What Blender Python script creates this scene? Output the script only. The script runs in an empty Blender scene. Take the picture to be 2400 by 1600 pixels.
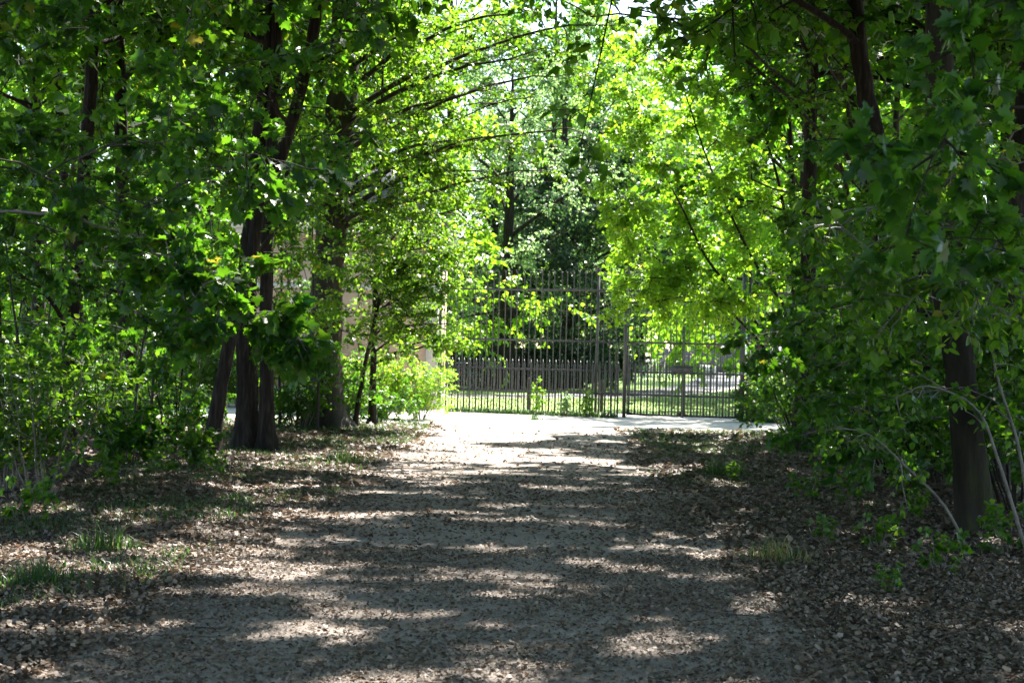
import bpy, math, random
import numpy as np
from mathutils import Vector, Matrix, Euler

S = bpy.context.scene
COL = S.collection
R = math.radians

# ------------------------------------------------------------------ camera
cam_d = bpy.data.cameras.new("camera")
cam = bpy.data.objects.new("camera", cam_d)
COL.objects.link(cam)
cam_d.sensor_width = 23.5
cam_d.lens = 35.0
cam_d.clip_end = 2000
CAM_H = 1.6
cam.location = (0, 0, CAM_H)
cam.matrix_world = Matrix.Translation((0, 0, CAM_H)) @ Euler((R(90 + 0.24), 0, 0)).to_matrix().to_4x4() @ Matrix.Rotation(R(1.4), 4, 'Z')
cam_d.dof.use_dof = True
cam_d.dof.focus_distance = 13.5
cam_d.dof.aperture_fstop = 3.2
S.camera = cam
# ------------------------------------------------------------------ world and sun
SUN_EL, SUN_AZ = 50.0, 24.0          # azimuth: degrees to the right of the view direction (+Y)
w = bpy.data.worlds.new("World")
S.world = w
w.use_nodes = True
nt = w.node_tree
sky = nt.nodes.new("ShaderNodeTexSky")
sky.sky_type = 'NISHITA'
sky.sun_disc = False
sky.sun_elevation = R(SUN_EL)
sky.sun_rotation = R(SUN_AZ)
bg = nt.nodes["Background"]
nt.links.new(sky.outputs[0], bg.inputs[0])
bg.inputs[1].default_value = 0.092
sl = bpy.data.lights.new("sun", 'SUN')
sl.energy = 5.0
sl.angle = R(0.53)
sl.color = (1.0, 0.95, 0.87)
sun = bpy.data.objects.new("sun", sl)
COL.objects.link(sun)
sd = Vector((math.sin(R(SUN_AZ)) * math.cos(R(SUN_EL)), math.cos(R(SUN_AZ)) * math.cos(R(SUN_EL)), math.sin(R(SUN_EL))))
sun.rotation_euler = sd.to_track_quat('Z', 'Y').to_euler()
S.view_settings.view_transform = 'Standard'
S.view_settings.look = 'None'
S.view_settings.exposure = 2.4
S.view_settings.gamma = 1.0
c = S.cycles
c.max_bounces = 6
c.diffuse_bounces = 3
c.glossy_bounces = 2
c.transmission_bounces = 4
c.transparent_max_bounces = 4
c.caustics_reflective = False
c.caustics_refractive = False
c.sample_clamp_indirect = 6.0
c.use_denoising = True

F = 35.0 / 23.5 * 2400.0
CM = cam.matrix_world.to_3x3()


def at(X, Y, d):
    """world point seen at photo pixel X,Y (2400 x 1600) at distance d along the view"""
    v = CM @ Vector(((X - 1200) / F, (800 - Y) / F, -1.0))
    v = v * (d / v.y)
    return np.array((v.x, v.y, v.z + CAM_H))


def on_ground(X, Y):
    v = CM @ Vector(((X - 1200) / F, (800 - Y) / F, -1.0))
    k = -CAM_H / v.z
    return np.array((v.x * k, v.y * k, 0.0))


def norm(a):
    return a / np.maximum(np.linalg.norm(a, axis=-1, keepdims=True), 1e-9)


# ------------------------------------------------------------------ materials
def new_mat(name):
    m = bpy.data.materials.new(name)
    m.use_nodes = True
    n = m.node_tree.nodes
    return m, n, m.node_tree.links, n["Principled BSDF"]


def ramp(n, stops):
    r = n.new("ShaderNodeValToRGB")
    e = r.color_ramp.elements
    while len(e) < len(stops):
        e.new(0.5)
    for i, (p, col) in enumerate(stops):
        e[i].position = p
        e[i].color = (*col, 1)
    return r


def leaf_mat(name, stops, tstops, trans=0.5, rough=0.38, spec=0.5):
    m, n, l, b = new_mat(name)
    at_ = n.new("ShaderNodeAttribute")
    at_.attribute_name = "tint"
    r1 = ramp(n, stops)
    r2 = ramp(n, tstops)
    l.new(at_.outputs["Fac"], r1.inputs[0])
    l.new(at_.outputs["Fac"], r2.inputs[0])
    l.new(r1.outputs[0], b.inputs["Base Color"])
    b.inputs["Roughness"].default_value = rough
    b.inputs["Specular IOR Level"].default_value = spec
    t = n.new("ShaderNodeBsdfTranslucent")
    l.new(r2.outputs[0], t.inputs[0])
    mx = n.new("ShaderNodeMixShader")
    mx.inputs[0].default_value = trans
    l.new(b.outputs[0], mx.inputs[1])
    l.new(t.outputs[0], mx.inputs[2])
    l.new(mx.outputs[0], n["Material Output"].inputs[0])
    return m


def noise_mat(name, stops, scale=5.0, detail=6, rough=0.9, bump=0.0, stretch=(1, 1, 1), bdist=0.02, spec=0.3, scale2=None, metallic=0.0):
    m, n, l, b = new_mat(name)
    tc = n.new("ShaderNodeTexCoord")
    mp = n.new("ShaderNodeMapping")
    mp.inputs["Scale"].default_value = stretch
    l.new(tc.outputs["Object"], mp.inputs[0])
    ns = n.new("ShaderNodeTexNoise")
    ns.inputs["Scale"].default_value = scale
    ns.inputs["Detail"].default_value = detail
    ns.inputs["Roughness"].default_value = 0.65
    l.new(mp.outputs[0], ns.inputs[0])
    fac = ns.outputs[0]
    if scale2:
        n2 = n.new("ShaderNodeTexNoise")
        n2.inputs["Scale"].default_value = scale2
        n2.inputs["Detail"].default_value = 3
        l.new(mp.outputs[0], n2.inputs[0])
        mm = n.new("ShaderNodeMix")
        mm.inputs[0].default_value = 0.5
        l.new(ns.outputs[0], mm.inputs[2])
        l.new(n2.outputs[0], mm.inputs[3])
        fac = mm.outputs[0]
    r1 = ramp(n, stops)
    l.new(fac, r1.inputs[0])
    l.new(r1.outputs[0], b.inputs["Base Color"])
    b.inputs["Roughness"].default_value = rough
    b.inputs["Specular IOR Level"].default_value = spec
    b.inputs["Metallic"].default_value = metallic
    if bump:
        bp = n.new("ShaderNodeBump")
        bp.inputs["Strength"].default_value = bump
        bp.inputs["Distance"].default_value = bdist
        l.new(fac, bp.inputs["Height"])
        l.new(bp.outputs[0], b.inputs["Normal"])
    return m


G = {}
G['maple'] = leaf_mat("maple_leaf",
    [(0, (.012, .042, .010)), (.55, (.020, .062, .013)), (.9, (.038, .095, .018)), (1, (.14, .15, .02))],
    [(0, (.085, .27, .007)), (.55, (.155, .40, .012)), (.9, (.28, .54, .02)), (1, (.60, .52, .04))], 0.45, 0.36, 0.42)
G['beech'] = leaf_mat("beech_leaf",
    [(0, (.022, .070, .012)), (.6, (.038, .10, .018)), (.9, (.07, .14, .02)), (1, (.26, .17, .03))],
    [(0, (.13, .33, .010)), (.6, (.24, .48, .016)), (.9, (.42, .62, .03)), (1, (.75, .48, .06))], 0.48, 0.38, 0.5)
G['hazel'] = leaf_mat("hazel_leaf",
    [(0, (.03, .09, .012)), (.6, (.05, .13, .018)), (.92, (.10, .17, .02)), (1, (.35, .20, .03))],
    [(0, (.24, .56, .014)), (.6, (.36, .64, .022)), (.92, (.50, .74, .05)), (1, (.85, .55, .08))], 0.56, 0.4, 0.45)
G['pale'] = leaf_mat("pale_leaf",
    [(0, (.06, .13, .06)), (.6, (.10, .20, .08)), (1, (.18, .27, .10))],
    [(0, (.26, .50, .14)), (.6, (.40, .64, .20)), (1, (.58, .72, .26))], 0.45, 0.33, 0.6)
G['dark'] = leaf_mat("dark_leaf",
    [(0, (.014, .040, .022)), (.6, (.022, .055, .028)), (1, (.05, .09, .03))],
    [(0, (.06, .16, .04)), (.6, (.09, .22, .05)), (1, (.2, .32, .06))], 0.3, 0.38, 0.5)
G['litter'] = leaf_mat("dead_leaf",
    [(0, (.035, .025, .018)), (.25, (.095, .068, .048)), (.5, (.20, .148, .108)), (.8, (.31, .24, .185)), (.88, (.38, .31, .25)), (.94, (.22, .17, .08)), (1, (.38, .10, .035))],
    [(0, (.10, .06, .03)), (.5, (.25, .16, .09)), (1, (.5, .2, .06))], 0.12, 0.55, 0.35)
G['grass'] = leaf_mat("grass_blade",
    [(0, (.02, .055, .018)), (.7, (.04, .09, .025)), (1, (.28, .23, .10))],
    [(0, (.07, .18, .03)), (.7, (.13, .27, .04)), (1, (.45, .38, .15))], 0.35, 0.45, 0.4)
G['bark'] = noise_mat("bark_brown", [(.3, (.010, .008, .007)), (.5, (.028, .022, .018)), (.6, (.05, .041, .033)), (.8, (.10, .085, .068))], 18, 8, .95, 1.0, (1, 1, .14), .04)
G['bark2'] = noise_mat("bark_mossy", [(.3, (.012, .010, .008)), (.52, (.032, .027, .018)), (.64, (.045, .055, .014)), (.85, (.09, .10, .03))], 16, 8, .95, 1.0, (1, 1, .16), .04, scale2=2.5)
G['bark3'] = noise_mat("bark_grey", [(.3, (.028, .024, .021)), (.55, (.065, .057, .049)), (.8, (.14, .125, .11))], 8, 8, .9, .8, (1, 1, .25), .02)
G['twig'] = noise_mat("twig_bark", [(.3, (.10, .085, .07)), (.7, (.24, .21, .18))], 12, 4, .6, .3, (1, 1, 1), .005)


# ------------------------------------------------------------------ mesh from arrays
def build_mesh(name, V, loops, starts, mat=None, tint=None, smooth=False):
    me = bpy.data.meshes.new(name)
    me.vertices.add(len(V))
    me.vertices.foreach_set("co", np.ascontiguousarray(V, dtype=np.float32).ravel())
    me.loops.add(len(loops))
    me.loops.foreach_set("vertex_index", np.ascontiguousarray(loops, dtype=np.int32))
    me.polygons.add(len(starts))
    me.polygons.foreach_set("loop_start", np.ascontiguousarray(starts, dtype=np.int32))
    me.update(calc_edges=True)
    if tint is not None:
        a = me.attributes.new("tint", 'FLOAT', 'FACE')
        a.data.foreach_set("value", np.ascontiguousarray(tint, dtype=np.float32))
    if smooth:
        me.polygons.foreach_set("use_smooth", np.ones(len(starts), dtype=bool))
    if mat:
        me.materials.append(mat)
    return me


def obj(name, me, parent=None, loc=None):
    o = bpy.data.objects.new(name, me)
    COL.objects.link(o)
    if parent:
        o.parent = parent
    if loc is not None:
        o.location = loc
    return o


def tag(o, label=None, cat=None, group=None, kind=None):
    if label:
        o["label"] = label
    if cat:
        o["category"] = cat
    if group:
        o["group"] = group
    if kind:
        o["kind"] = kind
    return o


def empty(name, loc=(0, 0, 0), rz=0.0):
    o = bpy.data.objects.new(name, None)
    COL.objects.link(o)
    o.location = loc
    o.rotation_euler = (0, 0, rz)
    return o


def copy_tree(o, loc=None, rz=None, sc=None, label=None, group=None):
    def rec(a, par):
        b = a.copy()
        COL.objects.link(b)
        b.parent = par
        for ch in a.children:
            rec(ch, b)
        return b
    r = rec(o, None)
    if loc is not None:
        r.location = loc
    if rz is not None:
        r.rotation_euler = (0, 0, rz)
    if sc is not None:
        r.scale = sc if hasattr(sc, '__len__') else (sc, sc, sc)
    if label:
        r["label"] = label
    if group:
        r["group"] = group
    return r


# ------------------------------------------------------------------ leaf templates: (verts k x 3, list of polygons)
# x = across, y = towards the tip, z = up from the blade; unit length
def half_fold(right, fold=0.10, droop=0.12):
    """right: outline points of the right half from base to tip (x>=0); mirrored to the left"""
    pts, polys = [], []
    nr = len(right)
    for (x, y) in right:
        pts.append((x, y, fold * abs(x) - droop * y * y))
    for (x, y) in right[1:-1]:
        pts.append((-x, y, fold * abs(x) - droop * y * y))
    rp = list(range(nr))
    lp = [0] + list(range(nr, nr + nr - 2)) + [nr - 1]
    polys.append(rp)
    polys.append(lp[::-1])
    return np.array(pts, float), polys


T_MAPLE = half_fold([(0, 0), (.16, -.10), (.42, -.08), (.30, .08), (.58, .20), (.44, .28), (.56, .52), (.36, .46), (.30, .48), (.20, .60), (.17, .82), (.06, .84), (0, 1.0)], .10, .18)
T_OVAL = half_fold([(0, 0), (.20, .12), (.33, .38), (.27, .68), (.10, .92), (0, 1.0)], .16, .16)
T_LONG = half_fold([(0, 0), (.15, .2), (.19, .5), (.10, .82), (0, 1.0)], .14, .2)
T_FAR = (np.array([(0, 0, 0), (.36, .45, .06), (0, 1.0, -.12), (-.36, .42, .05)], float), [[0, 1, 2, 3]])
T_LIT = (np.array([(0, 0, 0), (.30, .15, .10), (.36, .5, .02), (.12, .95, .14), (-.14, .9, .0), (-.38, .55, .12), (-.26, .2, .03)], float), [[0, 1, 2, 3], [0, 3, 4, 5, 6]])
T_LIT2 = (np.array([(0, 0, .05), (.25, .05, 0), (.5, .22, .12), (.3, .4, .03), (.42, .7, .1), (.14, .66, .02), (0, 1., .14), (-.15, .64, .0), (-.45, .66, .1), (-.28, .38, .02), (-.52, .2, .14), (-.22, .03, .0)], float),
          [[0, 1, 2, 3, 4, 5, 6], [0, 6, 7, 8, 9, 10, 11]])
TEMPL = {'maple': T_MAPLE, 'oval': T_OVAL, 'long': T_LONG, 'far': T_FAR}


def leaves_mesh(name, tmpl, P, Y, N, s, tint, mat):
    """P positions, Y tip directions, N approx normals, s sizes (n,)"""
    tv, tp = tmpl
    Y = norm(Y)
    Z = norm(N - (N * Y).sum(1, keepdims=True) * Y)
    X = np.cross(Y, Z)
    k = len(tv)
    V = P[:, None, :] + s[:, None, None] * (tv[None, :, 0, None] * X[:, None, :] + tv[None, :, 1, None] * Y[:, None, :] + tv[None, :, 2, None] * Z[:, None, :])
    n = len(P)
    flat = np.concatenate([np.array(p) for p in tp])
    lens = np.array([len(p) for p in tp])
    off = np.concatenate([[0], np.cumsum(lens)[:-1]])
    L = len(flat)
    loops = (np.arange(n)[:, None] * k + flat[None, :]).ravel()
    starts = (np.arange(n)[:, None] * L + off[None, :]).ravel()
    return build_mesh(name, V.reshape(-1, 3), loops, starts, mat, np.repeat(tint, len(tp)))


class Tubes:
    def __init__(s):
        s.V, s.F, s.n = [], [], 0

    def batch(s, P, r0, r1, sides=3, rad=None):
        """P: (n,k,3) polylines; radii taper r0->r1 (scalars or (n,)) or rad (n,k)"""
        n, k, _ = P.shape
        T = norm(np.gradient(P, axis=1))
        ref = np.where(np.abs(T[..., 2:3]) > .9, np.array([1., 0, 0]), np.array([0, 0, 1.]))
        A = norm(np.cross(T, ref))
        B = np.cross(T, A)
        if rad is None:
            r0 = np.broadcast_to(np.asarray(r0, float), (n,))
            r1 = np.broadcast_to(np.asarray(r1, float), (n,))
            rad = r0[:, None] + (r1 - r0)[:, None] * np.linspace(0, 1, k)[None]
        a = np.arange(sides) / sides * 2 * np.pi
        ring = np.cos(a)[None, None, :, None] * A[:, :, None] + np.sin(a)[None, None, :, None] * B[:, :, None]
        V = P[:, :, None] + rad[:, :, None, None] * ring
        idx = s.n + (np.arange(n)[:, None, None] * k * sides + np.arange(k)[None, :, None] * sides + np.arange(sides)[None, None, :])
        nx = np.roll(idx, -1, axis=2)
        Q = np.stack([idx[:, :-1], nx[:, :-1], nx[:, 1:], idx[:, 1:]], -1).reshape(-1, 4)
        s.V.append(V.reshape(-1, 3))
        s.F.append(Q)
        s.n += n * k * sides
        return s

    def mesh(s, name, mat):
        V = np.concatenate(s.V)
        Q = np.concatenate(s.F)
        return build_mesh(name, V, Q.ravel(), np.arange(len(Q)) * 4, mat, smooth=True)


def smooth_line(ctrl, k):
    """Catmull-Rom through control rows (any width), k samples"""
    C = np.array(ctrl, float)
    if len(C) == 2:
        return C[0] + (C[1] - C[0]) * np.linspace(0, 1, k)[:, None]
    Pd = np.vstack([2 * C[0] - C[1], C, 2 * C[-1] - C[-2]])
    u = np.linspace(0, len(C) - 1 - 1e-6, k)
    i = u.astype(int)
    f = (u - i)[:, None]
    p0, p1, p2, p3 = Pd[i], Pd[i + 1], Pd[i + 2], Pd[i + 3]
    return .5 * ((2 * p1) + (-p0 + p2) * f + (2 * p0 - 5 * p1 + 4 * p2 - p3) * f ** 2 + (-p0 + 3 * p1 - 3 * p2 + p3) * f ** 3)


CROWN_GAPS = [(-.7, 22.0, 2.4, .75), (1.3, 12.4, .5, .22), (.9, 11.2, .5, .16), (-.3, 14.6, .5, .16), (-1.7, 12.0, .4, .14), (-1.6, 9.6, .4, .12), (.85, 8.5, .4, .13),
              (.5, 15.5, .6, .2), (-1.2, 16.5, .6, .2), (.6, 17.6, .6, .2), (-.2, 19.3, .8, .25), (3.6, 12.4, .8, .22, 2.2), (2.6, 9.3, .5, .16, 2.2), (-2.6, 19.5, .8, .4),
              (3.2, 8.4, .5, .2, 2.2), (3.9, 10.4, .6, .3, 2.2), (2.9, 7.4, .6, .2, 2.2), (4.0, 13.4, .5, .3, 2.2), (-.6, 10.9, .5, .12), (2.2, 21.0, .8, .3), (.2, 9.9, .6, .1), (-2.6, 7.2, .9, .16),
              (-5.0, 14.2, 1.0, .9, 2.3), (-2.5, 8.6, .75, .55, 2.6), (1.6, 9.5, .3, .3), (4.2, 17, .7, .4)]
_g = np.random.default_rng(9)
for _ in range(135):
    cx_, cy_ = _g.uniform(-3.2, 2.8), 6.6 + 16 * _g.random() ** 1.1
    for _k in range(3):
        CROWN_GAPS.append((cx_ + _g.normal(0, .3), cy_ + _g.normal(0, .18), _g.uniform(.14, .46), _g.uniform(.07, .17)))
for _ in range(16):
    sx_ = -1 if _g.random() < .5 else 1
    CROWN_GAPS.append((sx_ * _g.uniform(2.4, 5), _g.uniform(8, 20), _g.uniform(.2, .6), _g.uniform(.12, .3)))


class Plant:
    """collects trunk, limb and leaf geometry in the plant's own frame (base at origin)"""

    def __init__(s, seed, leaf='far', size=.1, mat='maple', up=.9, jit=.8, droop=.35):
        s.rng = np.random.default_rng(seed)
        s.trunk = Tubes()
        s.limb = Tubes()
        s.leafP, s.leafY, s.leafN, s.leafS = [], [], [], []
        s.kind, s.size, s.mat, s.up, s.jit, s.droop = leaf, size, mat, up, jit, droop

    def stem(s, ctrl, k=30, sides=14, flare=1.75, rough=.06):
        """ctrl rows x,y,z,r"""
        A = smooth_line(ctrl, k)
        P, r = A[:, :3], np.maximum(A[:, 3], .004)
        h = (P[:, 2] - P[0, 2])
        r = r * (1 + (flare - 1) * np.exp(-h / .28))
        wob = s.rng.normal(0, rough, (k, 3)) * r[:, None]
        wob[:, 2] = 0
        P = P + wob
        big = r[0] > .085
        if big:                      # furrowed bark, buttressed foot and a few knots on the thick trunks
            kk, sides = 90, 30
            u = np.linspace(0, k - 1, kk)
            Pf = np.stack([np.interp(u, np.arange(k), P[:, j]) for j in range(3)], -1)
            rf = np.interp(u, np.arange(k), r)
            s.trunk.batch(Pf[None], 0, 0, sides, rad=rf[None])
            W = s.trunk.V[-1].reshape(kk, sides, 3)
            a = np.arange(sides) / sides * 2 * np.pi
            hh = (Pf[:, 2] - Pf[0, 2])[:, None]
            ph = s.rng.uniform(0, 6.28, 6)
            m = 1 + .26 * np.exp(-hh / .30) * (np.cos(4 * a + ph[0]) + .6 * np.cos(7 * a + ph[1]))[None]
            m = m + .035 * np.cos(9 * a[None] + 1.3 * np.sin(hh * 2.1 + ph[2]) + ph[3]) + .03 * np.sin(3 * a[None] + hh * 1.7 + ph[4]) + s.rng.normal(0, .028, (kk, sides))
            for _k in range(7):
                h0, a0 = s.rng.uniform(.6, 7), s.rng.uniform(0, 6.28)
                m = m + .22 * np.exp(-((hh - h0) / .07) ** 2) * np.exp(-((np.angle(np.exp(1j * (a[None] - a0)))) / .35) ** 2)
            W[:] = Pf[:, None] + (W - Pf[:, None]) * m[..., None]
        else:
            s.trunk.batch(P[None], 0, 0, sides, rad=r[None])
        return P, r

    def branch(s, p0, p1, r0, r1, sag=.1, wob=.06, k=9, sides=6, tubes=None):
        p0, p1 = np.array(p0, float), np.array(p1, float)
        L = np.linalg.norm(p1 - p0)
        t = np.linspace(0, 1, k)[:, None]
        P = p0 + (p1 - p0) * t
        P[:, 2] += (sag * L * 4 * t * (1 - t))[:, 0]
        nz = np.cumsum(s.rng.normal(0, wob * L / k, (k, 3)), axis=0)
        nz -= nz[-1] * t
        P += nz
        (tubes or s.limb).batch(P[None], r0, r1, sides)
        return P

    def spray(s, P, t0=.3, nsub=8, sub=.9, ntw=7, tw=.4, nl=8, flat=.45, r=.008, tipdown=.1, size=None, petiole=.03):
        """sub-branches, twigs and leaves along polyline P"""
        g = s.rng
        k = len(P)

        def sample(PP, t):
            # PP (n,k,3), t (n,m) -> points, tangents (n,m,3)
            kk = PP.shape[1]
            u = np.clip(t, 0, 1) * (kk - 1.0001)
            i = u.astype(int)
            f = (u - i)[..., None]
            n = np.arange(PP.shape[0])[:, None]
            a, b = PP[n, i], PP[n, i + 1]
            return a + (b - a) * f, norm(b - a)

        def kids(PP, t, ln, kpts, flat_, spreadf):
            o, T = sample(PP, t)
            o = o.reshape(-1, 3)
            T = T.reshape(-1, 3)
            d = g.normal(0, 1, o.shape)
            d[:, 2] *= flat_
            d = norm(norm(d) * spreadf + T * .75)
            l = ln * g.uniform(.55, 1.25, (len(o), 1)) * (1.15 - .5 * t.reshape(-1, 1))
            tt = np.linspace(0, 1, kpts)[None, :, None]
            Q = o[:, None] + d[:, None] * l[:, None] * tt
            Q[..., 2] -= (tipdown * l * tt[..., 0] ** 2)
            Q += g.normal(0, .03, Q.shape) * l[:, None] * tt
            return Q
        t = t0 + (1 - t0) * (np.arange(nsub) + g.uniform(0, 1, nsub)) / nsub
        t[-1] = 1.0
        A = kids(P[None], t[None], sub, 5, flat, 1.0)
        s.limb.batch(A, r * 1.6, r * .7, 4)
        tt = g.uniform(.12, 1, (len(A), ntw))
        tt[:, 0] = 1
        B = kids(A, tt, tw, 4, flat, 1.0)
        s.limb.batch(B, r * .6, r * .28, 3)
        tl = np.linspace(.1, 1, nl)[None] + g.uniform(-.08, .08, (len(B), nl))
        o, T = sample(B, tl)
        o = o.reshape(-1, 3)
        T = T.reshape(-1, 3)
        d = g.normal(0, 1, o.shape)
        d[:, 2] *= .4
        Y = norm(norm(d) * .9 + T * .6)
        Y[:, 2] -= s.droop * g.uniform(.2, 1.6, len(Y))
        N = g.normal(0, s.jit, o.shape)
        N[:, 2] += s.up
        sz = (size or s.size) * g.uniform(.6, 1.25, len(o))
        s.leafP.append(o + norm(Y) * petiole * g.uniform(.3, 1.3, (len(o), 1)))
        s.leafY.append(Y)
        s.leafN.append(norm(N))
        s.leafS.append(sz)

    def finish(s, name, loc, label, cat='tree', group=None, bark='bark', limb_mat=None, rz=0, trunkname='trunk', tint_shift=0.0, crown='crown', limbname='limbs'):
        e = empty(name, loc, rz)
        tag(e, label, cat, group)
        if s.trunk.n:
            obj(trunkname, s.trunk.mesh(trunkname, G[bark]), e)
        if s.limb.n:
            obj(limbname, s.limb.mesh(limbname, G[limb_mat or bark]), e)
        if s.leafP:
            P, Y, N, sz = map(np.concatenate, (s.leafP, s.leafY, s.leafN, s.leafS))
            keep = np.ones(len(P), bool)
            k_ = (P[:, 2] + loc[2]) / sd.z
            hx, hy = P[:, 0] + loc[0] - sd.x * k_, P[:, 1] + loc[1] - sd.y * k_
            for gp_ in CROWN_GAPS:      # leaves cut out along the sun's rays, shaped to place sun patches
                ex, ey, rx, ry = gp_[:4]
                keep &= ~((((hx - ex) / rx) ** 2 + ((hy - ey) / ry) ** 2 < 1) & (P[:, 2] > (gp_[4] if len(gp_) > 4 else 4.3)))
            P, Y, N, sz = P[keep], Y[keep], N[keep], sz[keep]
            tint = np.clip(s.rng.beta(2.2, 2.6, len(P)) + tint_shift + .25 * (s.rng.random(len(P)) > .985), 0, 1)
            obj(crown, leaves_mesh(crown, TEMPL[s.kind], P, Y, N, sz, tint, G[s.mat]), e)
            s.count = len(P)
        return e


def rel(pts, base):
    return [(p[0] - base[0], p[1] - base[1], p[2] - base[2]) + tuple(p[3:]) for p in pts]


def full_tree(seed, pix, d, rtrunk, height, label, name='maple_tree', leaf='far', size=.15, mat='maple', bark='bark',
              crown_z=(5, 15), nlimb=16, reach=4.5, low=(), canopy=(7, 7, 9), group=None, bias=(0, 0), base=None, skip=None, seedn=0, **kw):
    """a tall woodland tree whose trunk passes through the photo pixels pix at distance d; low: extra low limbs [(z0, (dx,dy,dz), nsub, ntw, nl, sub, tw)]"""
    P = Plant(seed, leaf, size, mat, **kw)
    if base is None:
        base = on_ground(*pix[0]) if d is None else at(pix[0][0], pix[0][1], d)
    if d is None:
        d = base[1]
    base = np.array((base[0], base[1], 0.0))
    ctrl = [(base[0], base[1], -.1, rtrunk * 1.05)]
    for (X, Y) in pix[1:]:
        q = at(X, Y, d)
        ctrl.append((q[0], q[1], q[2], rtrunk * (1 - .35 * q[2] / height)))
    if len(ctrl) == 1:
        ctrl.append((base[0] + P.rng.normal(0, .12), base[1] + P.rng.normal(0, .12), 2.2, rtrunk * .95))
    last = ctrl[-1]
    prev = ctrl[-2]
    sl_ = np.array(last[:3]) - np.array(prev[:3])
    sl_ = sl_ / max(sl_[2], .1)
    sl_[:2] = np.clip(sl_[:2], -.18, .18)
    for f in (.35, .7, 1.0):
        z = last[2] + (height - last[2]) * f
        ctrl.append((last[0] + sl_[0] * (z - last[2]) * .6, last[1] + sl_[1] * (z - last[2]), z, rtrunk * (1 - .35 * z / height) * (1 - .82 * f)))
    C = rel(ctrl, base)
    PT, rr = P.stem(C, 30)
    g = P.rng
    zz = PT[:, 2]

    def tp(z):
        i = int(np.clip(np.searchsorted(zz, z), 1, len(zz) - 1))
        f = np.clip((z - zz[i - 1]) / (zz[i] - zz[i - 1]), 0, 1)
        return PT[i - 1] + (PT[i] - PT[i - 1]) * f, rr[i - 1] + (rr[i] - rr[i - 1]) * f
    a0 = g.uniform(0, 6.28)
    for i in range(nlimb):
        f = (i + g.uniform(0, 1)) / nlimb
        z0 = crown_z[0] + (min(crown_z[1], height) - crown_z[0]) * f * .92
        o, r = tp(z0)
        a = a0 + i * 2.39996 + g.uniform(-.4, .4)
        L = reach * g.uniform(.7, 1.15) * (1.0 - .55 * max(0, f - .35) / .65)
        el = .15 + .9 * f
        dv = np.array((math.cos(a) + bias[0], math.sin(a) + bias[1], 0)) * L * math.cos(el * .8)
        e = o + dv + np.array((0, 0, L * math.sin(el)))
        br = P.branch(o, e, min(r * .5, .09), .014, .05, .09, 9, 6)
        P.spray(br, .25, canopy[0], L * .36, canopy[1], L * .17, canopy[2], .6, .011)
    for lw in low:
        z0, dd, nsub, sub, ntw, tw, nl = lw[:7]
        lsz = lw[7] if len(lw) > 7 else None
        o, r = tp(z0)
        br = P.branch(o, o + np.array(dd, float), min(r * .42, .06), .010, .07, .08, 11, 6)
        P.spray(br, .2, nsub + 2, sub, ntw + 1, tw, nl + 2, .4, .007, .15, size=lsz)
    t = P.finish(name, base, label, 'tree', group, bark)
    return t


DENS = (1.0, 1.0, 1.15)


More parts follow.
